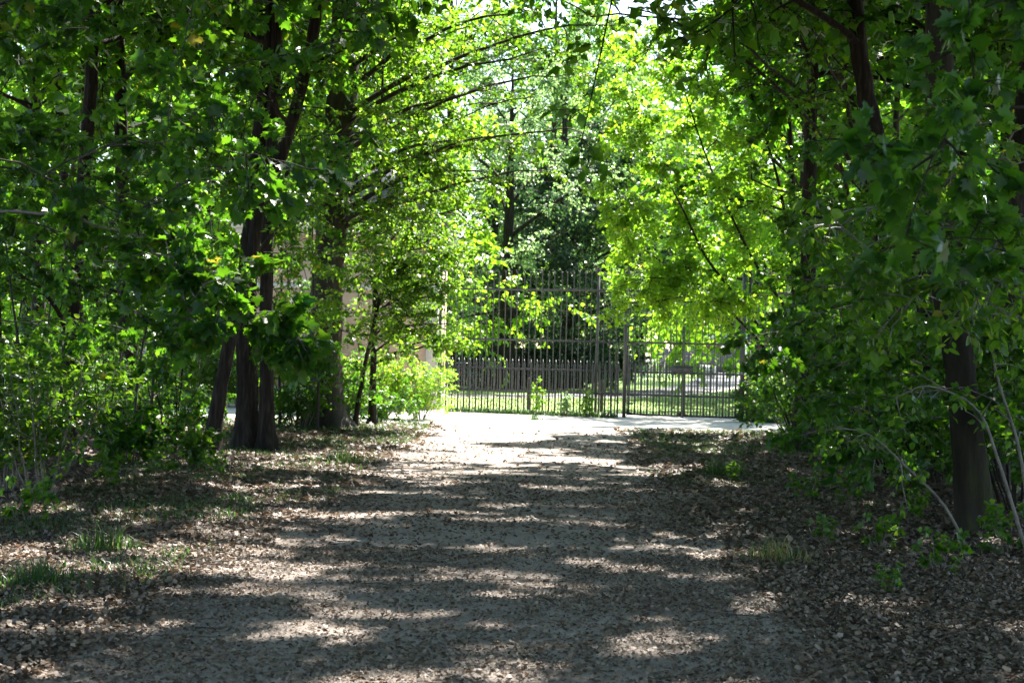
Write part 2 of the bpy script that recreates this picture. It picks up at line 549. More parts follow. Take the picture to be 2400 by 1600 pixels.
def overhang(seed, base, height, rtrunk, targets, label, name, leaf, size, mat, bark='bark', canopy=None, group=None, limb_mat=None, start=None, **kw):
    """a tree beside the view: trunk at base, limbs reaching to target points. targets: (point, nsub, sub, ntw, tw, nl)"""
    P = Plant(seed, leaf, size, mat, **kw)
    base = np.array(base, float)
    lean = P.rng.normal(0, .25, 2)
    PT, rr = P.stem([(0, 0, -.1, rtrunk), (lean[0] * .3, lean[1] * .3, height * .35, rtrunk * .85), (lean[0], lean[1], height * .7, rtrunk * .6), (lean[0] * 1.5, lean[1] * 1.5, height, rtrunk * .12)], 26)
    zz = PT[:, 2]
    # limbs fork off one another: every target joins the nearest wood already grown
    nodes = [PT[i] for i in range(len(PT)) if zz[i] > min(1.0, height * .2)]
    nrad = [rr[i] * .5 for i in range(len(PT)) if zz[i] > min(1.0, height * .2)]
    tgs = sorted(targets, key=lambda t: np.linalg.norm(np.array(t[0])[:2] - base[:2]))
    far = max(np.linalg.norm(np.array(t[0]) - base) for t in targets)
    for tg in tgs:
        pt, nsub, sub, ntw, tw, nl = tg[:6]
        sag = tg[6] if len(tg) > 6 else .08
        q = np.array(pt) - base
        ND = np.array(nodes)
        dist = np.linalg.norm(ND - q, axis=1) + 1.2 * np.maximum(0, ND[:, 2] - q[2]) + .25 * np.linalg.norm(ND[:, :2], axis=1) + P.rng.uniform(0, .25, len(ND))
        i = int(np.argmin(dist))
        L = np.linalg.norm(ND[i] - q)
        r0 = min(nrad[i] * .85, .008 + .009 * L)
        br = P.branch(ND[i], q, r0, max(.004, r0 * .35), sag * P.rng.uniform(-.3, 1.3), .11, 11, 5)
        for j in range(2, 11, 2):
            nodes.append(br[j])
            nrad.append(r0 + (max(.004, r0 * .35) - r0) * j / 10)
        P.spray(br, .25 if L < 1.5 else .45, int(nsub * DENS[0] + .5), sub, int(ntw * DENS[1] + .5), tw, int(nl * DENS[2] + .5), .45, .0045, .2, petiole=.04 if size > .09 else .02)
    if canopy:
        n, reach, z0c, z1c, a, b, cc, lsz = canopy
        g = P.rng
        for i in range(n):
            f = (i + .5) / n
            z = z0c + (z1c - z0c) * f * .9
            j = int(np.clip(np.searchsorted(zz, z), 1, len(zz) - 1))
            an = i * 2.4 + g.uniform(-.3, .3)
            L = reach * g.uniform(.7, 1.15) * (1 - .5 * max(0, f - .4) / .6)
            el = .2 + .85 * f
            e = PT[j] + np.array((math.cos(an) * L * math.cos(el * .8), math.sin(an) * L * math.cos(el * .8), L * math.sin(el)))
            br = P.branch(PT[j], e, min(rr[j] * .5, .08), .012, .05, .08, 9, 6)
            P.spray(br, .25, a, L * .36, b, L * .17, cc, .6, .01, size=lsz)
    return P.finish(name, base, label, 'tree', group, bark, limb_mat)


def shrub(seed, base, h, wd, nst, label, name='leafy_shrub', leaf='oval', size=.07, mat='hazel', nsub=6, ntw=6, nl=7, group=None, bark='twig', lean=(0, 0), r=.012, cat='shrub', t0=.25, flat=.7, sub=None, tw=None, tint=0.0, **kw):
    P = Plant(seed, leaf, size, mat, **kw)
    g = P.rng
    for i in range(nst):
        a = i * 2.4 + g.uniform(-.5, .5)
        rr = wd * math.sqrt((i + .5) / nst) * g.uniform(.6, 1.1)
        b0 = np.array((math.cos(a) * rr * .2, math.sin(a) * rr * .2, -.03))
        e = np.array((math.cos(a) * rr + lean[0], math.sin(a) * rr + lean[1], h * g.uniform(.6, 1.0)))
        br = P.branch(b0, e, r, r * .35, -.0, .1, 9, 5, tubes=P.trunk)
        P.spray(br, t0, nsub, sub or h * .3, ntw, tw or h * .16, nl, flat, .0035, .15, petiole=.012)
    return P.finish(name, base, label, cat, group, bark, 'twig', trunkname='stems', crown='foliage', tint_shift=tint, limbname='twigs')


exec_parts = []
# ================================================================== GROUND
def patch(name, outline, z, mat, label=None):
    V = np.array([(x, y, z) for x, y in outline], float)
    me = build_mesh(name, V, np.arange(len(V)), np.array([0]), mat)
    o = obj(name, me)
    tag(o, label, None, None, 'structure')
    return o


rg = np.random.default_rng(5)


def wavy(a, b, n, amp, seed):
    g = np.random.default_rng(seed)
    t = np.linspace(0, 1, n)
    a, b = np.array(a, float), np.array(b, float)
    P = a + (b - a) * t[:, None]
    nn = np.array((-(b - a)[1], (b - a)[0]))
    nn /= np.linalg.norm(nn)
    w_ = sum(g.normal(0, 1) * np.sin(t * f * 6.28 + g.uniform(0, 6.28)) / (1 + .25 * f) for f in (1, 2, 3.3, 5, 8, 13, 19))
    return [tuple(p) for p in P + nn * (amp * w_)[:, None]]


# woodland floor: one sheet, gently uneven away from the path
n = 160
gx = np.sinh(np.linspace(-1, 1, n) * 4.2) / math.sinh(4.2) * 420
gy = np.sinh(np.linspace(-.7, 1, n) * 4.2) / math.sinh(4.2) * 520 + 8
XX, YY = np.meshgrid(gx, gy, indexing='ij')
off = np.clip((np.abs(XX) - 2.4) / 3, 0, 1) * np.clip((31 - YY) / 4, 0, 1)
ZZ = off * (.10 * np.sin(XX * .8 + 1) * np.cos(YY * .55) + .06 * np.sin(XX * 1.9 + YY * 1.3)) + off * .03
V = np.stack([XX, YY, ZZ], -1).reshape(-1, 3)
I = np.arange(n * n).reshape(n, n)
Q = np.stack([I[:-1, :-1], I[1:, :-1], I[1:, 1:], I[:-1, 1:]], -1).reshape(-1, 4)
G['soil'] = noise_mat("woodland_soil", [(.3, (.03, .024, .018)), (.5, (.07, .055, .042)), (.72, (.14, .115, .09))], 14, 8, .95, .8, (1, 1, 1), .04, scale2=2.2)
g_me = build_mesh("ground", V, Q.ravel(), np.arange(len(Q)) * 4, G['soil'], smooth=True)
ground = tag(obj("ground", g_me), "brown woodland floor under leaf litter", kind='structure')


def ground_z(x, y):
    o_ = np.clip((np.abs(x) - 2.4) / 3, 0, 1) * np.clip((31 - y) / 4, 0, 1)
    return o_ * (.10 * np.sin(x * .8 + 1) * np.cos(y * .55) + .06 * np.sin(x * 1.9 + y * 1.3)) + o_ * .03


G['gravel'] = noise_mat("path_gravel", [(.30, (.125, .102, .086)), (.45, (.25, .208, .178)), (.58, (.33, .28, .245)), (.8, (.48, .42, .375))], 38, 10, .95, .9, (1, 1, 1), .02, scale2=1.6)
G['sand'] = noise_mat("pale_sand", [(.3, (.38, .35, .31)), (.5, (.50, .47, .42)), (.75, (.60, .57, .52))], 30, 8, .9, .4, (1, 1, 1), .01, scale2=.7)
G['asphalt'] = noise_mat("worn_asphalt", [(.3, (.07, .07, .08)), (.7, (.13, .13, .14))], 60, 4, .85, .2)
G['lawn'] = noise_mat("mown_lawn", [(.3, (.13, .22, .045)), (.5, (.20, .32, .07)), (.75, (.33, .40, .13))], 20, 8, .9, .6, (1, 1, 1), .03, scale2=.5)

lft = wavy((-2.7, -6), (-1.5, 31.2), 400, .16, 1)
rgt = wavy((1.55, -6), (2.1, 31.2), 400, .16, 2)
patch("path", lft[:] + rgt[::-1], .006, G['gravel'], "grey gravel path running straight to the gate")
# cross path in the sun
a_ = wavy((-60, 31.0), (60, 30.6), 140, .16, 3)
b_ = wavy((60, 38.4), (-60, 39.4), 140, .12, 4)
patch("cross_path", a_ + b_, .012, G['sand'], "pale sandy track in the sun before the fence")
# lawn behind the fence
patch("lawn", wavy((-80, 39.0), (120, 38.0), 80, .15, 12) + [(120, 108), (-80, 108)], .016, G['lawn'], "sunlit mown lawn behind the iron fence")
patch("far_path", wavy((-80, 109), (150, 109), 40, .4, 8) + wavy((150, 124), (-80, 124), 40, .4, 9), .020, G['sand'], "pale gravel strip beyond the lawn")
# curved asphalt path
cl = smooth_line([(-40, 46), (-8, 48.5), (1.0, 51), (6.0, 60), (10, 76), (13, 96), (15, 110)], 60)
tn = norm(np.gradient(cl, axis=0))
nn = np.stack([-tn[:, 1], tn[:, 0]], -1)
patch("park_path", [tuple(p) for p in cl + nn * 1.3] + [tuple(p) for p in (cl - nn * 1.3)[::-1]], .024, G['asphalt'], "grey asphalt park path curving across the lawn")
patch("path_edge", [tuple(p) for p in cl - nn * 1.3] + [tuple(p) for p in (cl - nn * 1.75)[::-1]], .028, G['sand'], "pale edge of the curved park path")

# ------------------------------------------------------------------ leaf litter
def scatter_litter():
    g = np.random.default_rng(11)
    Ps, Ss = [], []

    def zone(x0, x1, y0, y1, dens, pathmul, smin, smax):
        n_ = int((x1 - x0) * (y1 - y0) * dens)
        x = g.uniform(x0, x1, n_)
        y = g.uniform(y0, y1, n_)
        clump = .5 + .5 * np.sin(x * 2.1 + 1.7 * np.sin(y * 1.3)) * np.cos(y * 1.9 + np.sin(x * 1.7 + 2) * 1.4)
        onp = (x > -2.35 + .035 * y - .1 * np.sin(y * 2)) & (x < 1.3 + .03 * y - .0 + .15 * np.sin(y * 1.6))
        edge = np.clip(np.minimum(np.abs(x + 2.35 - .035 * y), np.abs(x - 1.35 - .02 * y)) / .7, 0, 1)
        pr = np.where(onp, pathmul * (.45 + .9 * clump) * (1.0 + .9 * (1 - edge)), .55 + .6 * clump)
        k = g.random(n_) < pr
        x, y, onp = x[k], y[k], onp[k]
        s_ = (smin + (smax * 1.25 - smin) * g.beta(1.3, 2.6, len(x))) * np.where(onp, .72, 1.0)
        Ps.append(np.stack([x, y, ground_z(x, y) + .010 + g.uniform(0, .02, len(x)) * np.where(onp, .3, 1)], -1))
        Ss.append(s_)
    zone(-4.2, 4.2, 5.6, 12, 2400, .80, .018, .046)
    zone(-7, 7, 12, 19, 950, .42, .024, .058)
    zone(-9.5, 9.5, 19, 26, 380, .20, .035, .07)
    zone(-12, 12, 26, 31, 130, .10, .05, .1)
    P_ = np.concatenate(Ps)
    s_ = np.concatenate(Ss)
    n_ = len(P_)
    a = g.uniform(0, 6.28, n_)
    tilt = g.normal(0, .38, n_)
    Y = np.stack([np.cos(a), np.sin(a), tilt], -1)
    N = g.normal(0, .42, (n_, 3))
    N[:, 2] = 1
    ti = g.beta(1.8, 2.1, n_) * .88 + .12 * (g.random(n_) > .95)
    h = n_ // 2
    o1 = obj("leaf_litter", leaves_mesh("leaf_litter", T_LIT, P_[:h], Y[:h], N[:h], s_[:h], ti[:h], G['litter']))
    tag(o1, "dry brown fallen beech leaves strewn over path and verges", "fallen leaves", kind='stuff')
    o2 = obj("leaf_litter", leaves_mesh("leaf_litter", T_LIT2, P_[h:], Y[h:], N[h:], s_[h:] * 1.1, ti[h:], G['litter']))
    tag(o2, "dry lobed fallen maple leaves strewn over path and verges", "fallen leaves", kind='stuff')


scatter_litter()
g = np.random.default_rng(15)
tb = Tubes()
n_ = 420
x_, y_ = g.uniform(-5, 5, n_), 6 + 18 * g.random(n_)
kp = (np.abs(x_ + .1) > 1.2) | (g.random(n_) < .18)
x_, y_ = x_[kp], y_[kp]
n_ = len(x_)
a_, l_ = g.uniform(0, 6.28, n_), g.uniform(.08, .45, n_)
tt_ = np.linspace(-.5, .5, 5)[None, :]
Pt = np.stack([x_[:, None] + np.cos(a_)[:, None] * l_[:, None] * tt_ + g.normal(0, .012, (n_, 5)), y_[:, None] + np.sin(a_)[:, None] * l_[:, None] * tt_ + g.normal(0, .012, (n_, 5)), ground_z(x_, y_)[:, None] + .03 + g.uniform(0, .012, (n_, 5))], -1)
tb.batch(Pt, g.uniform(.002, .006, n_), .0015, 4)
tag(obj("fallen_twigs", tb.mesh("fallen_twigs", G['bark3'])), "small broken twigs lying in the leaf litter", "twigs", kind='stuff')


def grass_blades(name, pts, hgt, label, seed=1, per=1, spread=.0, kind='stuff', cat='grass', dry=0.0, wdt=.0045):
    g = np.random.default_rng(seed)
    P = np.repeat(np.array(pts, float), per, axis=0)
    n_ = len(P)
    P[:, :2] += g.normal(0, spread, (n_, 2))
    H = hgt * g.uniform(.4, 1.2, n_)
    if kind is None:
        H = H * (.35 + .8 * np.exp(-((P[:, :2] - P[:, :2].mean(0)) ** 2).sum(1) / (2 * spread ** 2)))
    a = g.uniform(0, 6.28, n_)
    d = np.stack([np.cos(a), np.sin(a)], -1)
    ln = g.uniform(.2, 1.1, n_)
    w_ = wdt * g.uniform(.7, 1.4, n_)
    side = np.stack([-d[:, 1], d[:, 0]], -1)
    V = np.zeros((n_, 5, 3))
    for j, (f, wf) in enumerate(((0, 1), (.55, .8))):
        c_ = P[:, :2] + d * (ln * H * f * f)[:, None]
        z = P[:, 2] + H * f
        V[:, j * 2, :2] = c_ - side * (w_ * wf)[:, None]
        V[:, j * 2 + 1, :2] = c_ + side * (w_ * wf)[:, None]
        V[:, j * 2, 2] = V[:, j * 2 + 1, 2] = z
    V[:, 4, :2] = P[:, :2] + d * (ln * H)[:, None]
    V[:, 4, 2] = P[:, 2] + H * (1 - .35 * ln)
    fl = np.array([0, 1, 3, 2, 2, 3, 4])
    loops = (np.arange(n_)[:, None] * 5 + fl).ravel()
    st = (np.arange(n_)[:, None] * 7 + np.array([0, 4])).ravel()
    ti = np.repeat(np.clip(g.beta(2, 3, n_) + dry, 0, 1), 2)
    if kind is None:
        c0 = P.mean(0)
        c0[2] = 0
        o = obj(name, build_mesh(name, V.reshape(-1, 3) - c0, loops, st, G['grass'], ti), loc=c0)
    else:
        o = obj(name, build_mesh(name, V.reshape(-1, 3), loops, st, G['grass'], ti))
    return tag(o, label, cat, None, kind)


def verge_points(g, n_, x0, x1, y0, y1, thr=.55):
    x = g.uniform(x0, x1, n_)
    y = g.uniform(y0, y1, n_)
    cl_ = .5 + .25 * np.sin(x * 1.7 + 3 * np.sin(y * .9)) + .25 * np.cos(y * 1.3 + 2 * np.sin(x * 1.1))
    k = cl_ > thr + g.uniform(-.25, .25, n_)
    x, y = x[k], y[k]
    return np.stack([x, y, ground_z(x, y)], -1)


gr = np.random.default_rng(21)
vp = np.concatenate([
    verge_points(gr, 2800, -4.6, -2.3, 7.5, 15, .55),
    verge_points(gr, 2600, -4.5, -1.8, 15, 24, .45),
    verge_points(gr, 3800, -5.5, -1.6, 24, 30.8, .30),
    verge_points(gr, 900, 1.9, 4.0, 15, 24, .62),
    verge_points(gr, 3600, 2.3, 7.0, 24, 30.6, .30)])
grass_blades("grass", vp, .10, "short green grass growing thinly on both verges", 3, 3, .05)
ft = np.stack([gr.uniform(-1.5, 12, 2600), np.zeros(2600), np.zeros(2600)], -1)
ft[:, 1] = np.interp(ft[:, 0], [-1.8, 2.6, 5.4, 9], [37.6, 36.1, 35.7, 35.1]) - .35 + gr.gamma(1.3, .22, 2600)
ft = ft[~((ft[:, 0] > 2.5) & (ft[:, 0] < 5.4))]
grass_blades("fence_grass", ft, .16, "weedy grass along the foot of the iron fence", 4, 3, .05, wdt=.008)
lp = np.stack([gr.uniform(-3, 13, 3500), gr.uniform(38.8, 50, 3500), np.full(3500, .016)], -1)
grass_blades("lawn_grass", lp, .07, "fine mown grass of the sunlit lawn", 6, 2, .06, wdt=.01, dry=.35)

# ================================================================== IRON FENCE
G['iron'] = noise_mat("painted_iron", [(.3, (.05, .047, .05)), (.7, (.085, .08, .085))], 12, 4, .42, .15, (1, 1, 1), .003, spec=.6)


def mesh_boxes(name, boxes, mat, bev=0.0):
    """boxes: (x0,x1,y0,y1,z0,z1)"""
    V, L = [], []
    for (x0, x1, y0, y1, z0, z1) in boxes:
        b = len(V)
        V += [(x0, y0, z0), (x1, y0, z0), (x1, y1, z0), (x0, y1, z0), (x0, y0, z1), (x1, y0, z1), (x1, y1, z1), (x0, y1, z1)]
        for f in ((0, 3, 2, 1), (4, 5, 6, 7), (0, 1, 5, 4), (1, 2, 6, 5), (2, 3, 7, 6), (3, 0, 4, 7)):
            L += [b + i for i in f]
    return build_mesh(name, np.array(V, float), np.array(L), np.arange(len(L) // 4) * 4, mat)


def extrude_outline(name, pts, y0, y1, mat):
    """outline in x,z extruded along y"""
    k = len(pts)
    V = [(x, y0, z) for x, z in pts] + [(x, y1, z) for x, z in pts]
    loops, st = [], []
    st.append(0); loops += list(range(k))
    st.append(len(loops)); loops += list(range(2 * k - 1, k - 1, -1))
    for i in range(k):
        j = (i + 1) % k
        st.append(len(loops))
        loops += [i, i + k, j + k, j]
    return build_mesh(name, np.array(V, float), np.array(loops), np.array(st), mat)


PX = 0.152
me_picket = extrude_outline("picket", [(-.021, .03), (.021, .03), (.021, .52), (.025, .57), (.025, 1.13), (.022, 1.155), (.036, 1.19), (0.016, 1.25), (0, 1.34), (-.016, 1.25), (-.036, 1.19), (-.022, 1.155), (-.025, 1.13), (-.025, .57), (-.021, .52)], -.012, .012, G['iron'])
tb = Tubes()
tb.batch(smooth_line([(0, 0, .05), (0, 0, 1.7), (0, 0, 3.30), (.0, -.02, 3.42), (-.03, -.05, 3.50)], 16)[None], 0, 0, 6,
         rad=np.concatenate([np.full(12, .0125), [.0125, .012, .009, .001]])[None])
me_bar = tb.mesh("bar", G['iron'])
me_post = mesh_boxes("post", [(-.03, .03, -.03, .03, -.2, 3.45), (-.055, .055, -.055, .055, 3.45, 3.49), (-.03, .03, -.03, .03, 3.49, 3.56)], G['iron'])
FENCE_A = on_ground(1025, 963)
GATE_L, GATE_R = on_ground(1462, 979), on_ground(1738, 988)
GC = on_ground(1598, 983.5)
zr = (0.56, 1.10, 1.80, 3.02)


def fence_run(name, p0, p1, label, group=None, rails=zr, posts=(), gate=False):
    p0, p1 = np.array(p0, float), np.array(p1, float)
    p0[2] = p1[2] = 0
    d = p1 - p0
    L = np.linalg.norm(d)
    e = empty(name, tuple(p0), math.atan2(d[1], d[0]))
    tag(e, label, 'fence' if not gate else 'gate', group)
    for i, z in enumerate(rails):
        obj("rail", mesh_boxes("rail", [(0, L, .013, .043, z - .023, z + .023)], G['iron']), e)
    m = int(round(L / PX))
    step = L / m
    for i in range(m):
        x = (i + .35) * step
        if x < L - .03:
            o = obj("picket", me_picket, e, (x, 0, 0 if not gate else .05))
            o.rotation_euler = (0, rg.normal(0, .006), 0)
        x = (i + .85) * step
        if x < L - .03:
            o = obj("bar", me_bar, e, (x, .028, 0 if not gate else .02))
            o.rotation_euler = (0, rg.normal(0, .003), rg.uniform(-.5, .5))
    for x in posts:
        obj("post", me_post, e, (x * L, .06, 0))
    return e, L


post_mid = .80
e1, L1 = fence_run("iron_fence", FENCE_A, GATE_L + np.array((-.06, 0, 0)), "grey iron fence with spear pickets and tall bars left of the gate", "iron park fencing", posts=(.0, .86))
# raking stays of the left fence
tb = Tubes()
for x0, x1 in ((.845, .872), (.945, .925), (.965, .985)):
    tb.batch(np.array([[(x0 * L1, -.05, 0.0), ((x0 * .5 + x1 * .5) * L1, -.03, 1.5), (x1 * L1, .0, 2.9 if x0 < .9 else 1.9)]]), .014, .012, 6)
obj("stay", tb.mesh("stay", G['iron']), e1)
e2, L2 = fence_run("iron_fence", GATE_R + np.array((.06, 0, 0)), at(2080, 990, 35.0), "grey iron fence half hidden by shrubs right of the gate", "iron park fencing", posts=(.02, .98))
for nm, a, b, side in (("left", GATE_L, GC, 0), ("right", GC, GATE_R, 1)):
    a = a.copy(); b = b.copy()
    a[0] += .055 if side == 0 else .004
    b[0] -= .004 if side == 0 else .055
    e, L = fence_run("iron_gate", a, b, "left leaf of the double iron gate, hung on the thick post" if side == 0 else "right leaf of the double iron gate, with diagonal brace", "leaves of the iron gate", rails=(.09,) + zr, gate=True)
    xs = L if side == 0 else 0
    s_ = -1 if side == 0 else 1
    for x, ww in ((xs, .026), (L - xs, .022)):
        q = x - (ww if x > .5 else 0)
        obj("stile", mesh_boxes("stile", [(q, q + ww, -.015, .05, .05, 3.02)], G['iron']), e)
    px0, px1 = sorted((xs, xs + s_ * .24))
    obj("lock_box", mesh_boxes("lock_box", [(px0, px1, -.035, -.0145, 1.10, 1.28), (px0, px1, -.045, -.035, 1.262, 1.28)], G['iron']), e)
    h_ = Tubes()
    hx = xs + s_ * .15
    h_.batch(np.array([[(hx, -.035, 1.17), (hx, -.07, 1.17), (hx + .06 * s_, -.07, 1.17)]]), .007, .006, 6)
    obj("handle", h_.mesh("handle", G['twig']), e)
    for cx, sg in ((xs, s_), (L - xs, -s_)):
        tri = [(cx, .108), (cx, .30)] + [(cx + sg * .20 * (1 - math.cos(t)), .108 + .19 * (1 - math.sin(t))) for t in np.linspace(.1, 1.5, 6)]
        obj("corner_gusset", extrude_outline("corner_gusset", tri, .0135, .022, G['iron']), e)
    hx0 = (L - xs) + (s_ * .0)
    for z in (.35, 1.72, 2.92):
        q0, q1 = sorted((hx0 + s_ * -.0, hx0 - s_ * .0 + (-s_) * .16))
        obj("hinge", mesh_boxes("hinge", [(q0, q1, -.019, -.0155, z - .02, z + .02)], G['iron']), e)
    if side == 1:
        t_ = Tubes()
        t_.batch(np.array([[(.12, .09, 1.10), (L * .5, .09, .62), (L * 1.0, .09, .12)]]), .009, .009, 6)
        obj("brace", t_.mesh("brace", G['iron']), e)
for q, lab in ((GATE_L, "thick square iron gate post where the left gate leaf hangs"), (GATE_R, "thick square iron gate post where the right gate leaf hangs")):
    o = obj("gate_post", mesh_boxes("gate_post", [(-.043, .043, -.043, .043, -.2, 3.5), (-.062, .062, -.062, .062, 3.5, 3.54), (-.035, .035, -.035, .035, 3.54, 3.6)], G['iron']))
    o.location = (q[0], q[1] + .02, 0)
    tag(o, lab, "gate post", "iron gate posts")

# ================================================================== GATEHOUSE on the left
G['stucco'] = noise_mat("pink_stucco", [(.25, (.40, .28, .22)), (.5, (.54, .40, .32)), (.75, (.62, .48, .39))], 3, 8, .9, .3, (1, 1, 1), .01, scale2=.8)
G['stone'] = noise_mat("pale_stone", [(.3, (.50, .48, .44)), (.7, (.66, .64, .60))], 6, 6, .85, .3, (1, 1, 1), .01)
G['slate'] = noise_mat("roof_slate", [(.3, (.10, .10, .115)), (.7, (.19, .19, .21))], 10, 5, .7, .4)
G['glass'] = noise_mat("dark_glass", [(.3, (.02, .025, .03)), (.7, (.04, .045, .05))], 2, 2, .08, 0, spec=.8)
bx1 = at(1022, 900, 38.0)[0]
bx0 = at(560, 900, 38.0)[0]
gh = empty("gatehouse", (bx0, 38.0, 0))
tag(gh, "low gatehouse with pinkish rendered wall and pale corner stones behind the trees", "building")
BW = bx1 - bx0
def boxpart(nm, bxs, mat, par):
    return obj(nm, mesh_boxes(nm, bxs, mat), par)
wx = (.9, 2.3)
boxpart("wall", [(0, wx[0] - .4, 0, .4, .5, 4.3), (wx[0] + .4, BW - .28, 0, .4, .5, 4.3), (wx[0] - .4, wx[0] + .4, 0, .4, .5, 1.3), (wx[0] - .4, wx[0] + .4, 0, .4, 2.7, 4.3),
                 (0, .4, .403, 6, .5, 4.3), (BW - .45, BW - .05, .403, 6, .5, 4.3), (0.4, BW - .45, 5.6, 6, .5, 4.3)], G['stucco'], gh)
boxpart("plinth", [(-.05, BW + .03, -.05, 6.05, -.1, .497)], G['stone'], gh)
boxpart("corner_pilaster", [(BW - .277, BW + .003, -.03, .5, .5, 4.3)], G['stone'], gh)
boxpart("cornice", [(-.15, BW + .12, -.15, 6.1, 4.303, 4.42), (-.25, BW + .22, -.25, 6.2, 4.423, 4.55)], G['stone'], gh)
rf = extrude_outline("roof", [(-.3, 4.553), (BW + .27, 4.553), (BW * .5 + 1.0, 6.1), (BW * .5 - 1.0, 6.1)], -.3, 6.25, G['slate'])
obj("roof", rf, gh)
wf = boxpart("window", [(wx[0] - .4, wx[0] - .33, .12, .2, 1.3, 2.7), (wx[0] + .33, wx[0] + .4, .12, .2, 1.3, 2.7), (wx[0] - .33, wx[0] + .33, .12, .2, 1.3, 1.37), (wx[0] - .33, wx[0] + .33, .12, .2, 2.63, 2.7),
                        (wx[0] - .02, wx[0] + .02, .12, .2, 1.37, 2.63)], G['stone'], gh)
obj("pane", mesh_boxes("pane", [(wx[0] - .33, wx[0] + .33, .15, .16, 1.37, 2.63)], G['glass']), wf)
boxpart("string_course", [(-.02, BW - .28, -.04, -.001, 2.95, 3.08)], G['stone'], gh)
# grey stone pier farther left
pr = empty("stone_pier", tuple(at(356, 950, 38.5) * np.array((1, 1, 0))))
tag(pr, "grey stone pier glimpsed between the left tree trunks", "pier")
boxpart("shaft", [(-.2, .2, -.2, .2, 0, 2.0)], G['stone'], pr)
boxpart("cap", [(-.27, .27, -.27, .27, 2.003, 2.15)], G['stone'], pr)

# ================================================================== BEYOND THE LAWN
G['slat'] = noise_mat("grey_slats", [(.3, (.11, .095, .10)), (.7, (.19, .165, .17))], 5, 5, .8, .2, (6, 1, .3))
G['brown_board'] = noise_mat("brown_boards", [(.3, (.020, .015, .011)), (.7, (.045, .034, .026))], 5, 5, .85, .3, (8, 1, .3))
G['brick'] = noise_mat("red_brick", [(.3, (.20, .07, .045)), (.7, (.30, .11, .07))], 6, 5, .9, .2)
G['cream'] = noise_mat("cream_board", [(.3, (.62, .58, .50)), (.7, (.72, .68, .60))], 3, 4, .6, .05)
G['white'] = noise_mat("white_paint", [(.3, (.70, .70, .72)), (.7, (.80, .80, .82))], 3, 4, .4, .03)
G['navy'] = noise_mat("blue_paint", [(.3, (.05, .09, .30)), (.7, (.08, .14, .42))], 3, 3, .35, 0)
G['red'] = noise_mat("red_paint", [(.3, (.45, .03, .03)), (.7, (.6, .05, .04))], 3, 3, .35, 0)
G['rubber'] = noise_mat("black_rubber", [(.3, (.015, .015, .016)), (.7, (.03, .03, .032))], 9, 3, .7, .1)
G['chrome'] = noise_mat("bright_metal", [(.3, (.5, .5, .52)), (.7, (.65, .65, .67))], 9, 3, .3, .0, metallic=.8)


def slat_fence(name, X0, X1, d, h, mat, label, z0=.05, wsl=.13):
    a = at(X0, 870, d); b = at(X1, 870, d)
    L = b[0] - a[0]
    e = empty(name, (a[0], d, 0))
    tag(e, label, "fence")
    gap = .03 if wsl < .2 else .006
    k = int(L / (wsl + gap))
    bx = []
    for i in range(k):
        x = i * (wsl + gap)
        bx.append((x, x + wsl, 0, .025, z0, h + rg.uniform(-.01, .01)))
    boxpart("slat_panel", bx, mat, e)
    for z in (.4, h - .3):
        boxpart("rail", [(0, L, .028, .08, z, z + .09)], mat, e)
    for x in np.arange(0, L, 2.6):
        boxpart("post", [(x, x + .1, .083, .18, 0, h)], mat, e)
    return e


slat_fence("slat_fence", 1540, 2250, 124, 1.85, G['slat'], "long grey vertical slat fence far beyond the lawn")
slat_fence("undergrowth_screen", 1010, 1380, 60, 1.6, G['brown_board'], "dark brown board screen standing in for shaded undergrowth under the trees behind the gate", wsl=.21)  # boards added in place of the dark, shaded undergrowth
# low red brick shed behind the slat fence
a = at(1650, 870, 131)
sh = empty("brick_shed", (a[0], 131, 0))
tag(sh, "low red brick shed with flat pale roof behind the far slat fence", "building")
Lw = at(1738, 870, 131)[0] - a[0] + 4
boxpart("wall", [(0, Lw, 0, 4, 0, 2.75)], G['brick'], sh)
boxpart("roof", [(-.3, Lw + .3, -.4, 4.3, 2.753, 3.25)], G['white'], sh)
boxpart("door", [(1.4, 2.3, -.04, -.002, 0, 2.1)], G['slat'], sh)
wn = boxpart("window", [(3.4, 4.9, -.05, -.002, 1.0, 2.1)], G['white'], sh)
boxpart("pane", [(3.5, 4.8, -.07, -.052, 1.1, 2.0)], G['glass'], wn)
# cream board on legs
a = at(1657, 882, 92)
bd = empty("notice_board", (a[0], 92, 0), R(-6))
tag(bd, "cream board tilted on two legs by the edge of the lawn", "board")
o = boxpart("panel", [(-.48, .48, 0, .04, .16, .86)], G['cream'], bd)
o.rotation_euler = (R(-12), R(5), 0)
o2 = boxpart("dark_slot", [(-.28, .28, -.03, -.003, .44, .50)], G['iron'], bd)
o2.rotation_euler = (R(-12), R(5), 0)
for x in (-.35, .31):
    boxpart("leg", [(x, x + .05, .06, .11, 0, .7)], G['iron'], bd)
